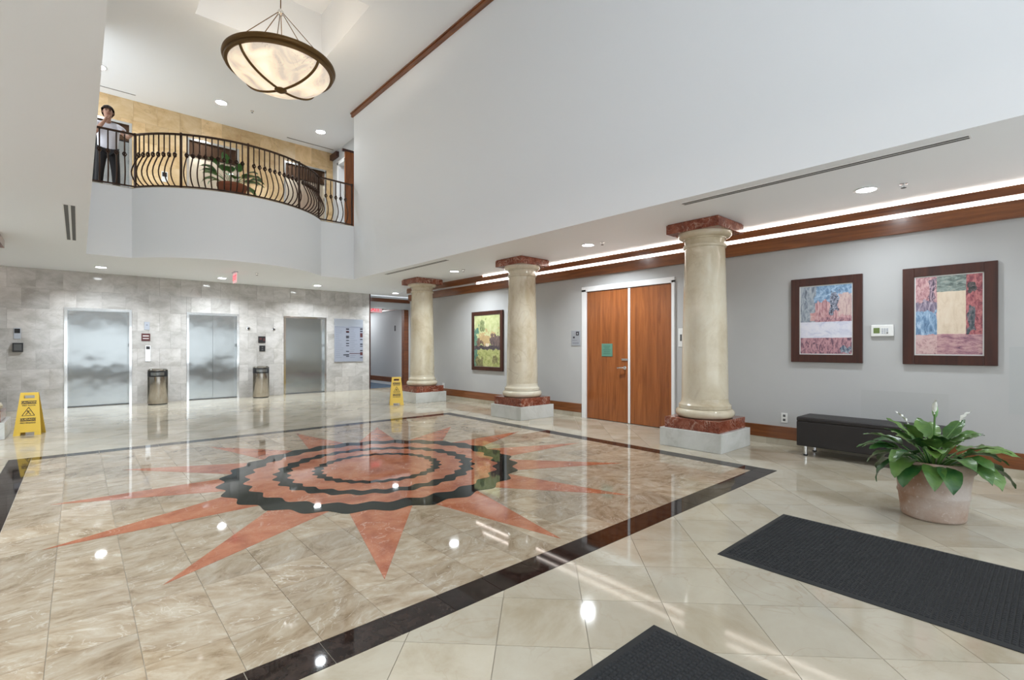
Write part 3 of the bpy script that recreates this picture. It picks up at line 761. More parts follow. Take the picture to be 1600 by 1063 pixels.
struct(MB().box(-2.0, 14.1, -.1, 6.4, 14.2, ZH+.1).build('wall_shaft', M['blackp']), 'dark elevator shaft backing wall', 'wall')

# wall plates by the elevators
def plate(name, x, z, w_, h_, mat, label, cat, extra=None, d=.012, group=None):
    t = empty(name, (x, YB, z)); tag(t, label, cat, group)
    MB().box(-w_/2,-d,-h_/2,w_/2,.001,h_/2).build('plate', mat, t, bevel=.002)
    for (nm, ex, ez, ew, eh, em) in (extra or []): MB().box(ex-ew/2,-d-.004,ez-eh/2,ex+ew/2,-d,ez+eh/2).build(nm, em, t)
    return t
plate('call_panel', 1.19, 1.13, .10, .36, M['steel_b'], 'steel call button plate right of the left elevator, above the bin', 'call panel', [('dark_window',0,.13,.07,.07,M['blackp']),('button',0,.0,.03,.03,M['chrome']),('button',0,-.08,.03,.03,M['chrome'])])
plate('wall_sign', 1.15, 1.50, .16, .17, M['inkbrown'], 'dark square notice above the call plate by the left elevator', 'sign', [('print_line',0,.03,.11,.02,M['plate']),('print_line',0,-.03,.11,.015,M['plate'])])
plate('elevator_lantern', 1.17, 1.76, .10, .18, M['silver'], 'small silver lantern plate high by the left elevator', 'lantern', [('lens',0,.02,.03,.03,M['inkgrey'])])
plate('wall_sign', 3.58, 1.47, .17, .17, M['blackp'], 'black square notice between the middle and right elevators', 'sign', [('print_line',-.03,.02,.06,.05,M['inkbrown']),('print_line',.05,.0,.04,.07,M['inkbrown'])])
plate('call_panel', 3.59, 1.24, .14, .15, M['blackp'], 'black call button plate between the middle and right elevators', 'call panel', [('button',0,.025,.035,.03,M['charcoal']),('button',0,-.03,.035,.03,M['charcoal'])])
for x, lb in ((3.26,'round hall lantern just right of the middle elevator'),(3.87,'round hall lantern just left of the right elevator')):
    t = empty('elevator_lantern', (x, YB, 1.75)); tag(t, lb, 'lantern', 'hall lanterns')
    a = MB().lathe([(.0,0),(.045,0),(.045,.014),(.0,.018)], 20, (0,0,0), False); a.v = [(p[0], -p[2], p[1]) for p in a.v]; a.build('ring', M['chrome'], t)
    a = MB().lathe([(.0,.015),(.026,.015),(.022,.022),(.0,.024)], 16, (0,0,0), False); a.v = [(p[0], -p[2], p[1]) for p in a.v]; a.build('lens', M['blackp'], t)
t = plate('wall_sign', -.91, 1.55, .10, .22, M['silver'], 'narrow silver plate with dark top on the far left wall', 'sign', [('dark_window',0,.05,.08,.09,M['blackp'])])
t = plate('card_reader', -.90, 1.27, .15, .18, M['blackp'], 'black card reader box on the far left wall', 'card reader', [('face',0,.0,.11,.13,M['charcoal'])], .05)
t = plate('call_panel', 1.50, 5.26, .12, .24, M['plate'], 'white call plate with dark screen on the upper landing wall', 'call panel', [('dark_window',.0,.05,.09,.10,M['blackp'])])
t.location.z = 5.24

# directory board
t = empty('directory_board', (5.92, YB, 1.47)); tag(t, 'silver blue tenant directory board right of the elevators', 'directory')
MB().box(-.43,-.02,-.62,.43,-.001,.62).build('panel', plain('blue_grey_board', (.36,.385,.46), .3, .15), t, bevel=.003)
MB().box(-.42,-.0215,.41,.42,-.02,.61).build('header_band', M['silver'], t)
MB().box(-.42,-.024,.37,.42,-.02,.40).build('header_line', M['inkgrey'], t)
rows = [(.33,.035),(.25,.05),(.235,.02),(.12,.03),(.08,.03),(.0,.02),(-.09,.025),(-.155,.02),(-.32,.02),(-.425,.025),(-.47,.02)]
for z, hh in rows: MB().box(-.09,-.0235,z-hh/2,.0,-.02,z+hh/2).build('name_chip', M['inkbrown' if hh > .04 else 'ink'], t)
MB().box(-.17,-.0235,-.435,.0,-.02,-.41).build('name_chip', M['ink'], t)
for z, hh in [(.34,.04),(.27,.03),(.19,.06),(.13,.07),(.03,.025),(-.11,.03),(-.17,.02),(-.30,.03),(-.39,.09),(-.51,.02)]: MB().box(.34,-.0235,z-hh/2,.415,-.02,z+hh/2).build('name_chip', M['inkbrown' if hh > .05 else 'ink'], t)
MB().box(.01,-.0235,-.39,.34,-.02,-.375).build('divider', M['inkbrown'], t)
for k in range(16):
    z = .33-.055*k
    for x0_ in (-.40, .03):
        w_ = random.uniform(.10,.24); MB().box(x0_,-.0228,z-.006,x0_+w_,-.02,z+.006).build('name_line', M['inkgrey'], t)

# trash bins
def trash(loc, label):
    t = empty('trash_bin', loc); tag(t, label, 'trash bin', 'steel bins by the elevators')
    autosmooth(MB().lathe([(.185,.02),(.190,.03),(.190,.62)], 48).build('body', M['bin'], t))
    autosmooth(MB().lathe([(.178,0),(.180,.03),(.178,.035)], 40).build('base_ring', M['blackp'], t))
    autosmooth(MB().lathe([(.187,.62),(.187,.735),(.18,.745)], 48).build('hood', M['blackp'], t))
    autosmooth(MB().lathe([(.182,.745),(.190,.748),(.190,.765),(.165,.790),(.08,.802),(.001,.804)], 48).build('lid', M['bin'], t))
    mb = MB(); n = 12
    for i in range(n+1):
        a = R(-90-38+76*i/n)+R(-8)
        for r, z in ((.196,.645),(.196,.715),(.186,.715),(.186,.645)): mb.v.append((r*math.cos(a), r*math.sin(a), z))
    for i in range(n):
        for k in range(4): mb.f.append((4*i+k, 4*i+(k+1)%4, 4*i+4+(k+1)%4, 4*i+4+k))
    mb.f += [(3,2,1,0), (4*n,4*n+1,4*n+2,4*n+3)]
    mb.build('flap', M['steel'], t)
    return t
tb = trash((1.33, 13.42, 0), 'round steel trash bin between the left and middle elevators')
c = copy_tree(tb); c.location = (3.47, 13.50, 0); c['label'] = 'round steel trash bin between the middle and right elevators'

# ================================================================== WET FLOOR SIGNS
def wet_sign(loc, rz, label):
    t = empty('floor_sign', loc, rz); tag(t, label, 'wet floor sign', 'yellow caution signs')
    H_ = .62; tilt = R(9)
    for s in (1, -1):
        mb = MB()
        # tapered panel with handle slot and foot cut-out, built in local x (width), z (height); thickness in y
        def w(z): return .150-.052*(z/H_)
        def seg(z0, z1, xa, xb):   # xa,xb as functions
            n = len(mb.v); th = .012
            for z in (z0, z1):
                for x in (xa(z), xb(z)):
                    for y in (0, th): mb.v.append((x, y, z))
            mb.f.extend([(n,n+1,n+3,n+2),(n+4,n+6,n+7,n+5),(n,n+2,n+6,n+4),(n+1,n+5,n+7,n+3),(n,n+4,n+5,n+1),(n+2,n+3,n+7,n+6)])
        seg(0,.045, lambda z:-w(z), lambda z:-.075); seg(0,.045, lambda z:.075, lambda z:w(z))
        seg(.045,.535, lambda z:-w(z), lambda z:w(z))
        seg(.535,.58, lambda z:-w(z), lambda z:-.058); seg(.535,.58, lambda z:.058, lambda z:w(z))
        seg(.58,H_, lambda z:-w(z), lambda z:w(z))
        Mx = Matrix.Rotation(0 if s == 1 else PI, 4, 'Z') @ Matrix.Translation((0, -math.sin(tilt)*H_-.010, 0)) @ Matrix.Rotation(-tilt, 4, 'X')
        def TR(x, y, z): return tuple(Mx @ Vector((x, y, z)))
        mb.v = [TR(*p) for p in mb.v]
        pn = mb.build('panel', M['yellow'], t)
        def strip(x0, z0, x1, z1, mat, nm, d=.0015):
            m2 = MB().box(x0,-d,z0,x1,0,z1); m2.v = [TR(*p) for p in m2.v]; return m2.build(nm, mat, pn)
        TM = lambda z, d: Mx @ Matrix.Translation((0, -d, z)) @ Matrix.Rotation(PI/2, 4, 'X')
        strip(-.082,.455,.082,.50, M['ink'], 'black_band'); textobj('lettering', 'CAUTION', .038, M['yellow'], pn, TM(.4775,.002), bold=.0006)
        textobj('lettering', 'WET FLOOR', .026, M['ink'], pn, TM(.432,.001), bold=.0006)
        tri = MB()
        for (a, b_) in (((-.068,.285),(.068,.285)),((.068,.285),(0,.405)),((0,.405),(-.068,.285))): tri.tube([(a[0],-.001,a[1]),(b_[0],-.001,b_[1])], .0038, 6)
        tri.tube([(-.03,-.001,.30),(.0,-.001,.335),(.025,-.001,.30)], .005, 6); tri.tube([(.0,-.001,.335),(-.012,-.001,.36)], .006, 6); tri.tube([(-.02,-.001,.345),(.02,-.001,.352)], .004, 6)
        tri.v = [TR(*p) for p in tri.v]; tri.build('warning_triangle', M['ink'], pn)
        strip(-.084,.205,.084,.25, M['ink'], 'black_band'); textobj('lettering', 'CUIDADO', .038, M['yellow'], pn, TM(.2275,.002), bold=.0006)
        textobj('lettering', 'PISO MOJADO', .026, M['ink'], pn, TM(.180,.001), bold=.0006)
    MB().tube([(-.095,0,.60),(.095,0,.60)], .010, 8).build('hinge', M['yellow'], t)
    return t
ws = wet_sign((-.53, 10.03, 0), R(-12), 'yellow caution floor sign at far left by the left elevator')
c = copy_tree(ws); c.location = (5.27, 9.78, 0); c.rotation_euler.z = R(-24); c['label'] = 'yellow caution floor sign standing beside the farthest column'

# ================================================================== PICTURES AND WALL ITEMS ON THE RIGHT WALL
def picture(y0, y1, z0, z1, fw, label, artmat, mat_w=.012, cat='painting'):
    t = empty('framed_painting', (XW, (y0+y1)/2, z0)); tag(t, label, cat)
    hy = (y1-y0)/2; H_ = z1-z0; d = .04
    for q in (((-d,-hy,0,0,-hy+fw,H_)),((-d,hy-fw,0,0,hy,H_)),((-d,-hy+fw,0,0,hy-fw,fw)),((-d,-hy+fw,H_-fw,0,hy-fw,H_))):
        MB().box(*q).build('frame_side', M['wood_dk'], t, bevel=.004)
    e = mat_w
    MB().box(-.022,-hy+fw,fw,-.002,hy-fw,H_-fw).build('liner', M['plate'], t)
    MB().box(-.025,-hy+fw+e,fw+e,-.018,hy-fw-e,H_-fw-e).build('canvas', artmat, t)
    return t
pink = [(.28,(.10,.06,.09)),(.42,(.42,.20,.22)),(.55,(.62,.38,.38)),(.8,(.72,.55,.56))]
pinkdk = [(.30,(.05,.04,.07)),(.43,(.20,.10,.14)),(.52,(.50,.26,.29)),(.7,(.58,.36,.38))]
blue = [(.28,(.05,.09,.16)),(.45,(.17,.29,.45)),(.58,(.36,.50,.66)),(.8,(.62,.70,.78))]
grn = [(.28,(.04,.05,.06)),(.45,(.16,.20,.18)),(.55,(.30,.36,.33)),(.75,(.52,.36,.28))]
tan = [(.3,(.60,.48,.35)),(.5,(.70,.58,.45)),(.8,(.75,.66,.54))]
grey = [(.28,(.06,.07,.10)),(.44,(.24,.28,.33)),(.58,(.42,.46,.50)),(.8,(.55,.52,.52))]
whit = [(.3,(.46,.48,.62)),(.5,(.66,.66,.74)),(.8,(.78,.75,.78))]
a1 = art('art_white_band', [(.3,(.35,.25,.3)),(.7,(.6,.5,.5))], [
    ((-.1,.47,.34,1.1), grey, (9,5)), ((.30,.47,1.1,.80), pink, (14,4)), ((.30,.76,1.1,1.1,.10), blue, (7,9)), ((.76,.55,1.1,.88,.06), [(.3,(.30,.18,.2)),(.5,(.60,.45,.42)),(.8,(.68,.58,.52))], (16,5)),
    ((.60,.60,.74,.90,.08), [(.4,(.03,.03,.05)),(.52,(.25,.28,.36)),(.7,(.6,.6,.66))], (16,16)), ((.20,.49,.31,.61,.02), [(.4,(.50,.25,.25)),(.6,(.66,.48,.46))], (3,9)), ((.30,.47,1.1,.52,.05), pinkdk, (18,9)),
    ((-.1,.235,1.1,.47), whit, (2.5,6)), ((-.1,-.1,1.1,.232), pinkdk, (11,7)), ((.80,.02,.98,.10,.06), [(.4,(.05,.08,.14)),(.6,(.4,.45,.5))], (14,9))])
picture(1.53, 2.29, 1.09, 2.135, .095, 'mahogany framed abstract painting with a white band, left of the thermostat', a1)
a2 = art('art_tan_field', [(.3,(.45,.22,.24)),(.7,(.62,.40,.40))], [
    ((-.1,.58,.34,1.1), pink, (10,8)), ((.21,.60,.31,.97,.05), [(.42,(.04,.03,.06)),(.54,(.40,.28,.34)),(.7,(.6,.5,.52))], (20,10)), ((-.1,.25,.335,.60,.03), blue, (9,5)), ((-.1,.56,.33,.68,.06), [(.4,(.12,.10,.16)),(.55,(.4,.33,.4)),(.75,(.6,.55,.6))], (14,4)),
    ((-.1,-.1,.335,.25), [(.3,(.20,.09,.11)),(.45,(.60,.40,.39)),(.8,(.72,.57,.55))], (6,9)), ((.335,-.1,1.1,.25), [(.3,(.10,.05,.09)),(.44,(.36,.18,.22)),(.56,(.54,.33,.33)),(.8,(.62,.44,.38))], (3,13)),
    ((.76,.25,1.1,1.1), [(.30,(.03,.03,.04)),(.44,(.28,.07,.09)),(.56,(.52,.18,.18)),(.8,(.62,.34,.32))], (8,6)), ((.79,.28,.90,.60,.05), [(.42,(.03,.05,.06)),(.55,(.16,.16,.18)),(.7,(.4,.2,.2))], (10,10)), ((.79,.78,.90,.90,.05), [(.4,(.02,.03,.03)),(.55,(.12,.10,.10)),(.7,(.4,.25,.25))], (10,10)),
    ((.33,.80,.77,1.1), grn, (4,13)), ((.335,.26,.765,.80), tan, (5,3))])
picture(.41, 1.16, 1.09, 2.14, .10, 'mahogany framed abstract painting with a central tan block, right of the thermostat', a2)
yg = [(.28,(.14,.17,.05)),(.45,(.36,.38,.13)),(.6,(.50,.50,.22)),(.8,(.58,.58,.34))]
a3 = art('art_green_town', [(.3,(.38,.42,.18)),(.55,(.52,.54,.28)),(.8,(.60,.60,.38))], [
    ((-.1,-.1,1.1,.34), yg, (7,9)), ((-.1,-.1,.14,.75,.12), [(.3,(.03,.09,.07)),(.55,(.14,.28,.20)),(.8,(.34,.42,.24))], (6,4)),
    ((.22,.70,.42,.90,.06), [(.42,(.10,.13,.05)),(.55,(.30,.34,.16)),(.7,(.5,.52,.26))], (18,5)), ((.20,.42,.85,.66,.16), [(.3,(.40,.26,.12)),(.6,(.56,.42,.22)),(.8,(.62,.52,.32))], (4,3)),
    ((.10,.40,.42,.54,.12), [(.35,(.07,.05,.05)),(.6,(.30,.19,.12)),(.8,(.45,.34,.2))], (9,5)), ((.62,.38,1.1,.60,.12), [(.35,(.05,.04,.05)),(.6,(.22,.15,.13)),(.8,(.42,.34,.24))], (12,5)), ((-.1,.33,1.1,.40,.04), [(.35,(.035,.03,.04)),(.7,(.14,.11,.11))], (9,12)), ((.45,.39,.58,.45,.02), tan, (3,3)),
    ((.05,-.1,.34,.16,.1), [(.35,(.05,.05,.03)),(.6,(.3,.28,.12)),(.8,(.5,.47,.2))], (8,11)), ((.72,.06,.92,.20,.06), [(.4,(.10,.09,.04)),(.6,(.34,.32,.14)),(.8,(.5,.5,.2))], (13,13))])
picture(7.97, 9.07, .75, 2.08, .085, 'dark framed yellow green abstract painting between the two farther columns', a3, .006)
# thermostat
t = empty('thermostat', (XW, 1.345, 1.465)); tag(t, 'white thermostat with green screen between the two framed paintings', 'thermostat')
MB().box(-.03,-.105,-.065,0,.105,.065).build('body', M['plate'], t, bevel=.006)
MB().box(-.032,.022,-.030,-.03,.08,.032).build('screen', M['lcd'], t)
for i in range(3):
    for k in range(3): MB().box(-.033,-.055+.022*i,-.034+.022*k,-.03,-.040+.022*i,-.020+.022*k).build('button', M['silver'] if (i,k) != (0,0) else M['charcoal'], t)
# outlets, switch, signs
def wallplate(name, y, z, hy, hz, label, cat, extra=()):
    t = empty(name, (XW, y, z)); tag(t, label, cat)
    MB().box(-.008,-hy,-hz,0,hy,hz).build('cover_plate', M['plate'], t, bevel=.003)
    for (nm, a, b, c, d, m) in extra: MB().box(-.011,a,b,-.008,c,d).build(nm, m, t)
    return t
wallplate('wall_outlet', 2.38, .36, .038, .062, 'white wall outlet left of the leather bench', 'outlet', (('socket',-.015,.012,.015,.042,M['charcoal']),('socket',-.015,-.042,.015,-.012,M['charcoal'])))
wallplate('wall_outlet', 10.28, .30, .045, .075, 'white wall outlet beside the farthest column', 'outlet', (('socket',-.015,.012,.015,.042,M['plate']),))
wallplate('light_switch', 3.83, 1.42, .045, .14, 'white switch plate half hidden behind the nearest column', 'switch', (('rocker',-.015,-.05,.015,.05,M['charcoal']),))
t = empty('wall_sign', (XW, 5.93, 1.44)); tag(t, 'small silver room sign left of the double doors', 'sign')
MB().box(-.010,-.105,-.14,0,.105,.14).build('panel', M['silver'], t, bevel=.003)
MB().box(-.012,-.08,.05,-.010,-.01,.12).build('dark_square', M['ink'], t); MB().box(-.013,-.06,.068,-.012,-.03,.10).build('light_square', M['silver'], t)
MB().box(-.012,.02,.0,-.010,.06,.03).build('dark_square', M['ink'], t); MB().box(-.012,-.08,-.10,-.010,.07,-.08).build('print_line', M['inkgrey'], t); MB().box(-.012,-.04,-.045,-.010,.08,-.035).build('print_line', M['inkgrey'], t)
t = empty('door_sign', (XW, 5.22, 1.225)); tag(t, 'square sage green notice plate on the left door leaf', 'sign')
MB().box(-.008,-.115,-.11,0,.115,.11).build('panel', M['green_sign'], t, bevel=.002)
for k, w_ in enumerate((.15,.10,.16,.13,.15)): MB().box(-.0095,-w_/2,.065-.033*k,-.008,w_/2,.073-.033*k).build('print_line', M['green_txt'], t)
t = empty('wall_sign', (7.90, 14.75, 1.9)); tag(t, 'tiny dark plate on the corridor wall', 'sign')
MB().box(-.01,-.03,-.09,0,.03,.09).build('panel', M['ink'], t); MB().box(-.02,-.05,.0,-.01,.02,.03).build('bracket', M['charcoal'], t)

# ================================================================== BENCH
t = empty('leather_bench', (6.58, 1.43, 0)); tag(t, 'long dark leather bench on short chrome legs against the grey wall', 'bench')
o = MB().box(-.22,-.65,.115,.22,.65,.405).build('body', M['leather'], t, bevel=.012)
o = MB().box(-.221,-.651,.400,.221,.651,.455).build('cushion', M['leather'], t, bevel=.018); o.modifiers['bevel'].segments = 4
for y in (-.57, .57):
    for x in (-.16, .16):
        l_ = MB().tube([(x,y,.015),(x,y,.115)], .018, 14).build('leg', M['chrome'], t, smooth=False); MB().tube([(x,y,0),(x,y,.015)], .024, 14).build('foot', M['blackp'], l_)

# ================================================================== MATS
def floor_mat(x0, y0, x1, y1, label, sp=.022):
    t = empty('entrance_mat', ((x0+x1)/2, (y0+y1)/2, .001)); tag(t, label, 'mat', 'black ribbed entrance mats')
    hx, hy = (x1-x0)/2, (y1-y0)/2
    mb = MB(); b = .025
    for (r, z) in ((0,0),(0,.003),(b,.007)):
        mb.v += [(-hx+r,-hy+r,z),(hx-r,-hy+r,z),(hx-r,hy-r,z),(-hx+r,hy-r,z)]
    for k in range(2):
        for i in range(4): mb.f.append((4*k+i, 4*k+(i+1)%4, 4*k+4+(i+1)%4, 4*k+4+i))
    mb.f += [(3,2,1,0),(8,9,10,11)]
    mb.build('rubber_base', M['mat'], t)
    pb = MB(); nx = int((2*hx-2*b-.01)/sp); ny = int((2*hy-2*b-.01)/sp); ox = -nx*sp/2; oy = -ny*sp/2
    for i in range(nx):
        for j in range(ny):
            cx = ox+(i+.5)*sp; cy = oy+(j+.5)*sp; n = len(pb.v); q = sp*.40; s_ = sp*.22; zz = .0125+random.uniform(-.0008,.0008)
            pb.v += [(cx-q,cy-q,.0065),(cx+q,cy-q,.0065),(cx+q,cy+q,.0065),(cx-q,cy+q,.0065),(cx-s_,cy-s_,zz),(cx+s_,cy-s_,zz),(cx+s_,cy+s_,zz),(cx-s_,cy+s_,zz)]
            pb.f += [(n+4,n+5,n+6,n+7),(n,n+1,n+5,n+4),(n+1,n+2,n+6,n+5),(n+2,n+3,n+7,n+6),(n+3,n,n+4,n+7)]
    p = pb.build('waffle_pile', M['pile'], t); p['kind'] = 'stuff'
    return t
floor_mat(2.945, -.9, 4.025, 1.405, 'large black waffle entrance mat running toward the right picture edge')
floor_mat(.90, -.9, 1.975, 1.24, 'black waffle entrance mat whose corner shows at the bottom edge')

# ================================================================== PLANTS
def leaf_mesh(L, Wd, bend, stalk, lift, name, nu=9, twist=0.0, fold=.25, sw=.006):
    """a leaf in the local xz-plane growing along +x from the origin: petiole first, then a pointed blade that bends down"""
    mb = MB(); pts = []
    ang = lift; p = Vector((0,0,0)); n1 = 5
    pts.append((p.copy(), ang))
    for i in range(n1):
        p = p+Vector((math.cos(ang),0,math.sin(ang)))*(stalk/n1); ang -= bend*.35/n1; pts.append((p.copy(), ang))
    mb.tube([q[0] for q in pts], [sw*(1-.4*i/n1) for i in range(n1+1)], 5)
    b = len(mb.v); rows = []
    for i in range(nu+1):
        f = i/nu
        wd = Wd*.5*(math.sin(PI*min(1,f**.75))**.8)*(1-.15*f) if 0 < f < 1 else .0008
        nrm = Vector((-math.sin(ang),0,math.cos(ang)))
        tw = twist*f
        for k in (-1,-.5,0,.5,1):
            y = wd*k; lift_ = abs(k)*wd*fold
            q = p+Vector((0,y*math.cos(tw),0))+nrm*(lift_+y*math.sin(tw))+nrm*(.006*math.sin(f*17+k*2)*abs(k))
            mb.v.append(tuple(q))
        p = p+Vector((math.cos(ang),0,math.sin(ang)))*(L/nu); ang -= bend*.65/nu*(.4+1.2*f)
    for i in range(nu):
        for k in range(4): mb.f.append((b+5*i+k, b+5*i+k+1, b+5*i+6+k, b+5*i+5+k))
    return mb.mesh(name, True)
PX, PY = 4.82, .64
pot = empty('potted_peace_lily', (PX, PY, 0)); tag(pot, 'peace lily with broad drooping leaves in a weathered terracotta pot', 'potted plant')
prof = [(.175,0),(.187,.006),(.192,.02),(.199,.09),(.208,.165),(.2145,.176),(.2155,.188),(.210,.200),(.219,.28),(.228,.345),(.236,.355),(.242,.368),(.238,.378),(.242,.392),(.248,.418),(.246,.432),(.236,.438),(.225,.434),(.219,.405),(.215,.37)]
autosmooth(MB().lathe(prof, 64).build('pot', M['terra'], pot), 60)
MB().lathe([(.216,.37),(.15,.385),(.05,.395),(.002,.395)], 32).build('soil', M['soil'], pot)
random.seed(21)
specs = []
# (azimuth deg in world, lift, bend, stalk, L, W, base radius): outer ring droops over the rim
for k in range(17):
    specs.append((360/17*k+random.uniform(-9,9), R(random.uniform(34,50)), R(random.uniform(120,155)), random.uniform(.10,.15), random.uniform(.21,.27), random.uniform(.13,.165), .10))
for k in range(21):
    specs.append((360/21*k+14+random.uniform(-10,10), R(random.uniform(48,62)), R(random.uniform(85,120)), random.uniform(.14,.20), random.uniform(.22,.28), random.uniform(.12,.15), .07))
for k in range(15):
    specs.append((360/15*k+random.uniform(-14,14), R(random.uniform(64,80)), R(random.uniform(45,95)), random.uniform(.15,.21), random.uniform(.18,.23), random.uniform(.10,.13), .035))
for az, lift, bend, stk, L_, W_, rb in specs:
    me = leaf_mesh(L_, W_, bend, stk, lift, 'leaf', twist=random.uniform(-.5,.5)); me.materials.append(M['leaf'])
    a = R(az); put('leaf', me, None, pot, (rb*math.cos(a), rb*math.sin(a), .385), a)
for az, ln, lean in ((200,.36,.12),(320,.36,.62),(95,.30,.5)):
    a = R(az); tipx, tipz = ln*math.sin(lean), ln*math.cos(lean)
    fl = MB().tube([(0,0,.42),(tipx*.4,0,.42+tipz*.5),(tipx,0,.42+tipz)], .004, 6).build('flower_stalk', M['stem'], pot); fl.rotation_euler.z = a
    me = leaf_mesh(.11,.035,R(25),.01,PI/2-lean,'spathe', fold=.7); me.materials.append(M['spathe'])
    put('spathe', me, None, fl, (tipx,0,.42+tipz), 0)
fl = MB().tube([(0,0,.42),(.01,0,.62),(.015,0,.76)], .0045, 6).build('flower_stalk', M['stem'], pot); fl.rotation_euler.z = R(250)
MB().lathe([(.003,0),(.014,.02),(.019,.05),(.015,.085),(.004,.11)], 12, (.015,0,.745)).build('bud', M['bud'], fl, smooth=True)

# balcony planter
bp_ = empty('balcony_planter', (2.22, 10.62, ZB)); tag(bp_, 'leafy green plant in a terracotta planter behind the balcony railing', 'potted plant')
autosmooth(MB().lathe([(.20,0),(.21,.01),(.245,.20),(.26,.21),(.26,.26),(.24,.26),(.235,.22),(.05,.21)], 40).build('pot', M['terra_red'], bp_), 50)
MB().lathe([(.235,.215),(.10,.225),(.002,.225)], 24).build('soil', M['soil'], bp_)
random.seed(5)
for az, lift, stk, L_, bend in ((185,60,.30,.30,115),(200,72,.40,.26,95),(165,48,.24,.28,120),(250,66,.28,.24,100),(330,70,.22,.24,100),(0,56,.32,.30,110),(15,70,.40,.26,95),(345,44,.26,.30,100),(90,70,.35,.25,90),(190,40,.2,.24,130),(300,80,.30,.22,60),(20,36,.2,.30,110),(220,84,.42,.22,50),(40,60,.3,.25,100),(175,66,.34,.3,105),(195,52,.26,.28,110),(270,50,.2,.26,110),(310,58,.24,.26,100),(8,62,.36,.28,105),(350,58,.2,.26,115),(230,62,.3,.26,95),(140,60,.36,.28,100)):
    me = leaf_mesh(L_, .19, R(bend), stk, R(lift), 'leaf', fold=.2); me.materials.append(M['leaf_b']); a = R(az)
    put('leaf', me, None, bp_, (.05*math.cos(a), .05*math.sin(a), .215), a)

# ================================================================== BALCONY RAILING
rail = empty('balcony_railing', (0,0,ZB)); tag(rail, 'curved bronze wrought iron balcony railing with belly balusters', 'railing')
ins = .045
rpath = [(AX0+.005, YBAL+ins)]; 
rarc = [(ARC_X+(ARC_R-ins)*math.sin(R(d)), ARC_Y-(ARC_R-ins)*math.cos(R(d))) for d in [(-ARC_H+1+(ARC_H*2-2)*i/36) for i in range(37)]]
rpath += rarc+[(AX1-.01, YBAL+ins)]
def flatbar(pts, w_, z0, z1):
    mb = MB(); m = len(pts)
    for i, p in enumerate(pts):
        q0 = Vector(pts[max(i-1,0)]); q1 = Vector(pts[min(i+1,m-1)]); t_ = (q1-q0).normalized(); nn = Vector((-t_.y, t_.x))*w_/2
        mb.v += [(p[0]+nn.x,p[1]+nn.y,z0),(p[0]-nn.x,p[1]-nn.y,z0),(p[0]-nn.x,p[1]-nn.y,z1),(p[0]+nn.x,p[1]+nn.y,z1)]
    for i in range(m-1):
        for k in range(4): mb.f.append((4*i+k,4*i+(k+1)%4,4*i+4+(k+1)%4,4*i+4+k))
    e = 4*(m-1); mb.f += [(3,2,1,0),(e,e+1,e+2,e+3)]
    return mb
flatbar(rpath, .042, .955, .985).build('top_rail', M['iron'], rail, bevel=.004)
flatbar(rpath, .032, .02, .042).build('bottom_rail', M['iron'], rail)
prof_b = [(0,.04),(.05,.065),(.105,.115),(.142,.18),(.150,.25),(.132,.33),(.092,.42),(.045,.51),(.012,.58),(0,.65),(0,.80),(0,.955)]
bal_me = MB().tube([(0,-o_,z) for o_, z in prof_b], .0115, 6).mesh('baluster', True); bal_me.materials.append(M['iron'])
kn = MB()
for i in range(4):
    pts_ = []
    for j in range(7):
        f = j/6; rr = .030*math.sin(PI*f); a = PI/2*i+f*PI*.9; pts_.append((rr*math.cos(a), rr*math.sin(a)-.014, .565+.095*f-.02))
    kn.tube(pts_, .009, 5)
kn_me = kn.mesh('basket_knuckle', True); kn_me.materials.append(M['iron'])
def baluster(x, y, rz):
    o = put('baluster', bal_me, None, rail, (x, y, 0), rz); put('basket_knuckle', kn_me, None, o)
def post(x, y, rz, s=.016):
    mb = MB().box(-s,-s,0,s,s,1.0); put('post', mb.mesh('post'), M['iron'], rail, (x, y, 0), rz)
for k in range(5): baluster(AX0+.06+.115*k, YBAL+ins, 0)
for k in range(5): baluster(4.22+.115*k, YBAL+ins, 0)
posts_d = [-ARC_H+.5, -31, 0, 31, ARC_H-.5]; cnt = [8, 10, 10, 8]
def arcp(d): return (ARC_X+(ARC_R-ins)*math.sin(R(d)), ARC_Y-(ARC_R-ins)*math.cos(R(d)), R(d))
for i, d in enumerate(posts_d):
    post(*arcp(d))
    if i < 4:
        for k in range(cnt[i]): baluster(*arcp(d+(posts_d[i+1]-d)*(k+1)/(cnt[i]+1)))
post(AX1-.03, YBAL+ins, 0); post(AX0+.015, YBAL+ins, 0)

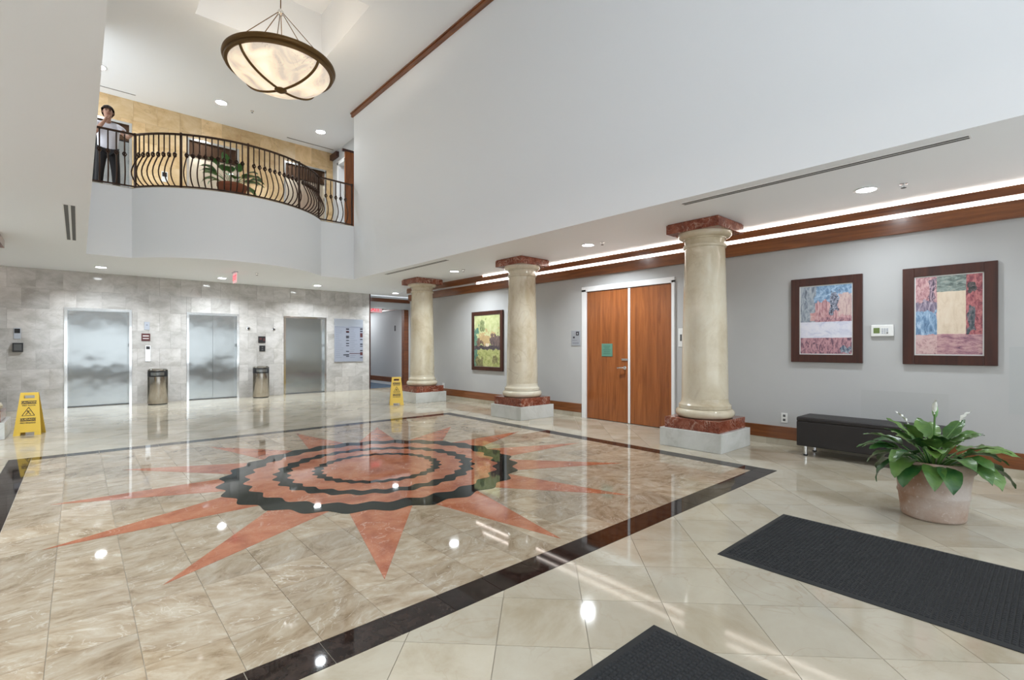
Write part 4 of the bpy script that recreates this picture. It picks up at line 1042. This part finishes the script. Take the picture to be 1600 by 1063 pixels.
# ================================================================== CHANDELIER
LX, LY, LR = 2.49, 8.53, .80
ch = empty('pendant_bowl_lamp', (LX, LY, 5.46)); tag(ch, 'large alabaster bowl pendant lamp with bronze rim hanging in the atrium', 'pendant lamp')
def alab():
    m, n, l, b = newmat('lit_alabaster')
    g = n.new('ShaderNodeNewGeometry')
    t = n.new('ShaderNodeTexNoise'); t.inputs['Scale'].default_value = 2.3; t.inputs['Detail'].default_value = 6; t.inputs['Distortion'].default_value = 1.0; l.new(g.outputs['Position'], t.inputs['Vector'])
    r = ramp(n, [(.36,(.60,.51,.42)),(.48,(.82,.69,.52)),(.64,(.95,.84,.66))]); l.new(t.outputs['Fac'], r.inputs[0])
    t2 = n.new('ShaderNodeTexNoise'); t2.inputs['Scale'].default_value = 3.0; t2.inputs['Detail'].default_value = 5; t2.inputs['Distortion'].default_value = 2; l.new(g.outputs['Position'], t2.inputs['Vector'])
    v = math_(n,l,'ABSOLUTE', math_(n,l,'SUBTRACT', t2.outputs['Fac'], .5)); mr = n.new('ShaderNodeMapRange'); mr.inputs[2].default_value = .012; mr.inputs[3].default_value = .55; mr.inputs[4].default_value = 0; l.new(v, mr.inputs[0])
    t3 = n.new('ShaderNodeTexNoise'); t3.inputs['Scale'].default_value = 1.7; l.new(g.outputs['Position'], t3.inputs['Vector']); mk = n.new('ShaderNodeMapRange'); mk.inputs[1].default_value = .5; mk.inputs[2].default_value = .62; l.new(t3.outputs['Fac'], mk.inputs[0])
    c = mixc(n,l, math_(n,l,'MULTIPLY', mr.outputs[0], mk.outputs[0]), r.outputs[0], (.22,.16,.12))
    l.new(c, b.inputs['Base Color']); l.new(c, b.inputs['Emission Color']); b.inputs['Emission Strength'].default_value = BOWL_E; b.inputs['Roughness'].default_value = .3
    return m
prof = []
for i in range(17):
    a = PI/2*i/16; prof.append((.001+(LR-.03)*math.sin(a)**1.0, .06+.36*(1-math.cos(a))**1.0))
inner = [(r*.975, z+.018) for r, z in prof[::-1]]
MB().lathe(prof+inner, 72, (0,0,0), False).build('alabaster_bowl', alab(), ch, smooth=True)
rz0 = .42
rimp = [(LR-.055,rz0-.05),(LR-.02,rz0-.065),(LR+.012,rz0-.055),(LR+.018,rz0-.03),(LR+.012,rz0-.012),(LR+.04,rz0+.0),(LR+.05,rz0+.03),(LR+.04,rz0+.06),(LR-.005,rz0+.07),(LR-.045,rz0+.055)]
autosmooth(MB().lathe(rimp+[rimp[0]], 96, (0,0,0), False).build('rim', M['lampbronze'], ch), 50)
for k in range(4):
    a = R(90*k+28); mb = MB()
    pts_ = [((r+.006)*math.cos(a), (r+.006)*math.sin(a), z-.006) for r, z in prof]
    mb.tube(pts_, .021, 8); mb.build('strap', M['lampbronze'], ch, smooth=True)
autosmooth(MB().lathe([(.001,.0),(.035,.004),(.06,.02),(.085,.032),(.095,.05),(.08,.066),(.04,.072),(.001,.074)], 28, (0,0,0), False).build('finial', M['lampbronze'], ch), 60)
hubz = 1.32
for k in range(6):
    a = R(60*k+10); MB().tube([(.035*math.cos(a),.035*math.sin(a),hubz),((LR-.02)*math.cos(a),(LR-.02)*math.sin(a),rz0+.04)], .0065, 6).build('suspension_rod', M['lampbronze'], ch)
MB().lathe([(.012,hubz+.07),(.03,hubz+.05),(.05,hubz+.02),(.05,hubz-.02),(.02,hubz-.05)], 16).build('hub', M['chrome'], ch)
MB().tube([(0,0,hubz),(0,0,TZ-5.46)], .009, 8).build('stem', M['lampbronze'], ch)
pl = bpy.data.lights.new('bowl_bulb', 'POINT'); pl.energy = UP_W; pl.color = (1,.94,.85); pl.shadow_soft_size = .12
po = bpy.data.objects.new('bulb', pl); C.objects.link(po); po.parent = ch; po.location = (0,0,.36)

# ================================================================== RECESSED LIGHTS, DIFFUSERS, SPRINKLERS, EXIT SIGNS
def downlight(x, y, z, label, r=.085, m='lamp', watt=None):
    t = empty('recessed_light', (x, y, z)); tag(t, label, 'recessed light', 'recessed ceiling lights')
    autosmooth(MB().lathe([(r,-.001),(r+.022,-.002),(r+.026,-.007),(r+.012,-.011),(r,-.010)], 32, (0,0,0), False).build('trim_ring', M['white_soft'], t), 60)
    MB().lathe([(.0005,-.006),(r,-.006),(r,-.001),(.0005,-.001)], 28, (0,0,0), False).build('lens', M[m], t)
    ld = bpy.data.lights.new('downlight_beam', 'AREA'); ld.shape = 'DISK'; ld.size = 2*r; ld.energy = watt or (HIGH_W if m == 'lamp_hi' else FILL_W); ld.color = (.87,.945,1.0); ld.spread = R(140)
    lo_ = bpy.data.objects.new('beam', ld); C.objects.link(lo_); lo_.parent = t; lo_.location = (0,0,-.012)
    return t
for x, y, lb in ((5.98,1.31,'round recessed ceiling light above the leather bench, nearest the camera'),(5.97,4.92,'round recessed ceiling light in front of the double doors'),(5.93,8.50,'round recessed ceiling light between the two farther columns'),(7.06,13.16,'round recessed ceiling light by the corridor opening'),
    (4.66,12.87,'round recessed ceiling light in front of the right elevator'),(2.49,12.92,'round recessed ceiling light beside the red exit sign'),(.34,12.77,'round recessed ceiling light in front of the left elevator')):
    downlight(x, y, ZC, lb, watt=8.0 if y < 3 else 21.0 if y < 10 else 23.0)
for y, lb in ((-1.6,'added unseen round recessed light in the left aisle by the entrance'),(1.31,'added unseen round recessed light in the left aisle near the camera'),(4.92,'added unseen round recessed light in the middle of the left aisle'),(8.5,'added unseen round recessed light at the far end of the left aisle')):
    downlight(-1.0, y, ZC, lb)  # fill lamps added out of view to lift the left ceiling
downlight(5.98, -1.6, ZC, 'added unseen round recessed light in the right aisle by the entrance', watt=9.0)  # extra lamp added out of view for more light
for x, y, lb in ((.30,12.62,'recessed light in the high ceiling above the person'),(2.42,12.63,'recessed light in the high ceiling above the middle upper elevator'),(4.66,12.65,'recessed light in the high ceiling near the wooden balcony door')):
    downlight(x, y, ZH, lb, .11, 'lamp_hi')
def slot(x0, y0, x1, y1, z, label, axis, n=2):
    t = empty('linear_diffuser', ((x0+x1)/2, (y0+y1)/2, z)); tag(t, label, 'air vent', 'linear slot diffusers')
    hx, hy = (x1-x0)/2, (y1-y0)/2
    MB().box(-hx,-hy,-.006,hx,hy,-.0005).build('frame', M['white_soft'], t)
    for k in range(n):
        if axis == 'y': c_ = -hx+2*hx*(k+.5)/n; MB().box(c_-hx/n*.62,-hy+.01,-.0075,c_+hx/n*.62,hy-.01,-.006).build('slot', M['charcoal'], t)
        else: c_ = -hy+2*hy*(k+.5)/n; MB().box(-hx+.01,c_-hy/n*.62,-.0075,hx-.01,c_+hy/n*.62,-.006).build('slot', M['charcoal'], t)
slot(5.01,.45,5.10,2.81,ZC,'long linear air slot in the low ceiling in front of the nearest column','y')
slot(5.01,7.45,5.10,9.86,ZC,'linear air slot in the low ceiling in front of the farthest column','y')
slot(-.135,7.40,-.015,9.80,ZC,'linear air slot in the left low ceiling beside the balcony','y')
slot(.0,13.49,.95,13.54,ZH,'linear air slot in the high ceiling above the person','x',1)
slot(4.11,13.54,5.36,13.60,ZH,'linear air slot in the high ceiling at the right end of the landing','x',1)
def sprinkler(x, y, z, label):
    t = empty('sprinkler_head', (x, y, z)); tag(t, label, 'sprinkler', 'ceiling sprinklers')
    MB().lathe([(.035,-.001),(.035,-.006),(.012,-.008),(.010,-.035)], 16).build('body', M['chrome'], t); MB().lathe([(.022,-.04),(.022,-.044)], 12).build('deflector', M['charcoal'], t)
for x, y, z, lb in ((6.04,1.02,ZC,'sprinkler head in the low ceiling above the bench'),(5.98,4.65,ZC,'sprinkler head in the low ceiling before the double doors'),(5.95,8.2,ZC,'sprinkler head in the low ceiling between the farther columns'),(6.9,12.5,ZC,'sprinkler head near the corridor opening'),
    (3.05,12.60,ZH,'sprinkler head in the high ceiling over the landing'),(2.9,11.6,ZC,'sprinkler head under the balcony near the exit sign')):
    sprinkler(x, y, z, lb)
ex = empty('exit_sign', (2.50, 11.72, ZC)); tag(ex, 'red exit sign hanging edge-on from the ceiling under the balcony', 'exit sign')
MB().box(-.03,-.15,-.02,.03,.15,0).build('canopy', M['silver'], ex)
MB().box(-.006,-.155,-.235,.006,.155,-.02).build('panel', M['exit_panel'], ex)
for s in (-1, 1):
    Mx = Matrix.Translation((s*.007, 0, -.13)) @ Matrix.Rotation(PI/2*s, 4, 'Z') @ Matrix.Rotation(PI/2, 4, 'X')
    textobj('lettering', 'EXIT', .155, M['red_exit'], ex, Mx, bold=.004)
ex = empty('exit_sign', (7.05, 14.55, 2.62)); tag(ex, 'pale exit sign hanging in the corridor behind the opening', 'exit sign')
MB().box(-.20,-.03,-.03,.20,.03,0).build('canopy', M['silver'], ex)
MB().box(-.27,-.006,-.24,.27,.006,-.03).build('panel', M['exit_panel'], ex)
textobj('lettering', 'EXIT', .19, M['red_exit'], ex, Matrix.Translation((0,-.007,-.135)) @ Matrix.Rotation(PI/2, 4, 'X'), bold=.004)

# ================================================================== PERSON ON THE BALCONY
skin_m = plain('skin', (.36,.19,.125), .55, bump=.05)
shirt_m = plain('white_cotton', (.64,.63,.68), .85, bump=.3, bscale=30)
pants_m = plain('black_denim', (.008,.007,.008), .9, bump=.2, bscale=60)
hair_m = plain('dark_brown_hair', (.020,.010,.006), .95, bump=.8, bscale=90)
per = empty('person', (.41, 11.80, ZB), R(0)); per.scale = (.97,.97,.97); tag(per, 'person in white T-shirt and black trousers at the balcony rail, hand raised to face', 'person')
def skinned(name, verts, edges, rad, mat, root, sub=2):
    me = bpy.data.meshes.new(name); me.from_pydata(verts, edges, []); o = put(name, me, mat, per)
    md = o.modifiers.new('skin', 'SKIN'); md.use_smooth_shade = True
    if not me.skin_vertices: 
        bpy.context.view_layer.objects.active = o
    sv = me.skin_vertices[0].data
    for i, r_ in enumerate(rad):
        sv[i].radius = r_ if isinstance(r_, tuple) else (r_, r_)
        sv[i].use_root = (i == root)
    sb = o.modifiers.new('sub', 'SUBSURF'); sb.levels = sub; sb.render_levels = sub
    return o
V = []; E_ = []; RD = []
def add(p, r_, link=None):
    V.append(p); RD.append(r_)
    if link is not None: E_.append((link, len(V)-1))
    return len(V)-1
pel = add((0,0,.86),(.13,.095))
wai = add((0,-.01,1.00),(.115,.085),pel); che = add((0,-.02,1.18),(.120,.075),wai); nb_ = add((0,-.03,1.33),(.065,.052),che)
nk = add((0,-.045,1.40),.050,nb_); jaw = add((0,-.075,1.455),(.058,.066),nk); hd = add((0,-.07,1.54),(.086,.098),jaw); top = add((0,-.062,1.615),(.066,.078),hd)
def arm(s, el, wr, hand):
    sh = add((s*.155,-.02,1.305),.060,che); e = add(el,.043,sh); f = add(tuple((Vector(el)*.6+Vector(wr)*.4)),.041,e); w_ = add(wr,.028,f)
    h_ = add(hand,(.036,.020),w_)
    d = (Vector(hand)-Vector(wr)).normalized(); side = d.cross(Vector((0,0,1))); side = side.normalized() if side.length > .1 else Vector((1,0,0))
    cur = side.cross(d).normalized()
    for k, ln in enumerate((.060,.070,.072,.058)):
        b0 = Vector(hand)+side*(-.030+.020*k)+d*.035
        a_ = add(tuple(b0),.0095,h_); b1 = add(tuple(b0+d*ln*.5-cur*.012),.009,a_); add(tuple(b0+d*ln*.85-cur*.035),.008,b1)
    tb_ = Vector(hand)-d*.02+side*.04*(-1 if s > 0 else 1); a_ = add(tuple(tb_),.011,h_); add(tuple(tb_+d*.045+side*.02*(-1 if s > 0 else 1)),.009,a_)
arm(1, (.285,-.20,1.10), (.315,-.47,1.045), (.315,-.56,1.035))
arm(-1, (-.205,-.16,1.06), (-.06,-.245,1.29), (-.015,-.215,1.385))
for s in (-1, 1):
    hp = add((s*.085,0,.82),(.085,.085),pel); kn_ = add((s*.115,-.02,.46),.060,hp); an = add((s*.135,.02,.09),.040,kn_); ft = add((s*.145,-.05,.04),(.042,.035),an); add((s*.15,-.15,.03),(.040,.025),ft)
skinned('body', V, E_, RD, skin_m, 0)
# T-shirt over trunk and upper arms
sv_ = [(0,-.0,.70),(0,-.005,.86),(0,-.01,.98),(0,-.02,1.18),(0,-.03,1.32),(.155,-.02,1.31),(.235,-.125,1.19),(-.155,-.02,1.31),(-.195,-.105,1.16)]
skinned('t_shirt', sv_, [(0,1),(1,2),(2,3),(3,4),(3,5),(5,6),(3,7),(7,8)], [(.165,.125),(.17,.125),(.165,.125),(.19,.145),(.105,.085),.078,.075,.078,.075], shirt_m, 0)
sv_ = [(0,0,.86)]; e2 = []; r2 = [(.15,.11)]
for s in (-1, 1):
    n = len(sv_); sv_ += [(s*.088,0,.78),(s*.118,-.02,.46),(s*.137,.02,.07)]; r2 += [.098,.076,.062]; e2 += [(0,n),(n,n+1),(n+1,n+2)]
skinned('trousers', sv_, e2, r2, pants_m, 0)
for s in (-1, 1):
    mb = MB().lathe([(.02,0),(.046,.002),(.05,.03),(.042,.065),(.02,.075)], 16); mb.v = [(x*1+s*.148, y*2.1-.07, z) for x, y, z in mb.v]; mb.build('shoe', pants_m, per, smooth=True)
bmh = bmesh.new(); bmesh.ops.create_icosphere(bmh, subdivisions=3, radius=1.0)
hv = MB()
for f in bmh.faces:
    cz = f.calc_center_median()
    if cz.z > .27-.25*max(0,cz.y) or cz.y > .25:
        n = len(hv.v)
        for v in f.verts:
            k = 1+.06*math.sin(v.co.x*19)*math.sin(v.co.y*17+v.co.z*13)
            hv.v.append((v.co.x*.104*k, -.056+v.co.y*.116*k, 1.555+v.co.z*.116*k))
        hv.f.append((n,n+1,n+2))
bmh.free()
hv.build('hair', hair_m, per)
eye_m = plain('eye_dark', (.02,.012,.01), .2); lip_m = plain('lip', (.28,.10,.085), .5)
for s in (-1, 1):
    e = MB().lathe([(.001,-.006),(.011,-.003),(.011,.003),(.001,.006)], 12); e.v = [(x+s*.032, z-.157, y*.6+1.545) for x, y, z in e.v]; e.build('eye', eye_m, per)
    e = MB().lathe([(.001,-.008),(.02,0),(.001,.008)], 10); e.v = [(z+s*.081, x-.065, y*1.5+1.53) for x, y, z in e.v]; e.build('ear', skin_m, per, smooth=True)
    MB().tube([(s*.016,-.160,1.565),(s*.046,-.150,1.567)], .004, 5).build('eyebrow', hair_m, per)
MB().tube([(0,-.158,1.55),(0,-.176,1.518),(0,-.160,1.508)], [.008,.015,.010], 8).build('nose', skin_m, per, smooth=True)
MB().tube([(-.024,-.148,1.482),(0,-.156,1.480),(.024,-.148,1.482)], .006, 6).build('mouth', lip_m, per)
print('objects', len(bpy.data.objects))
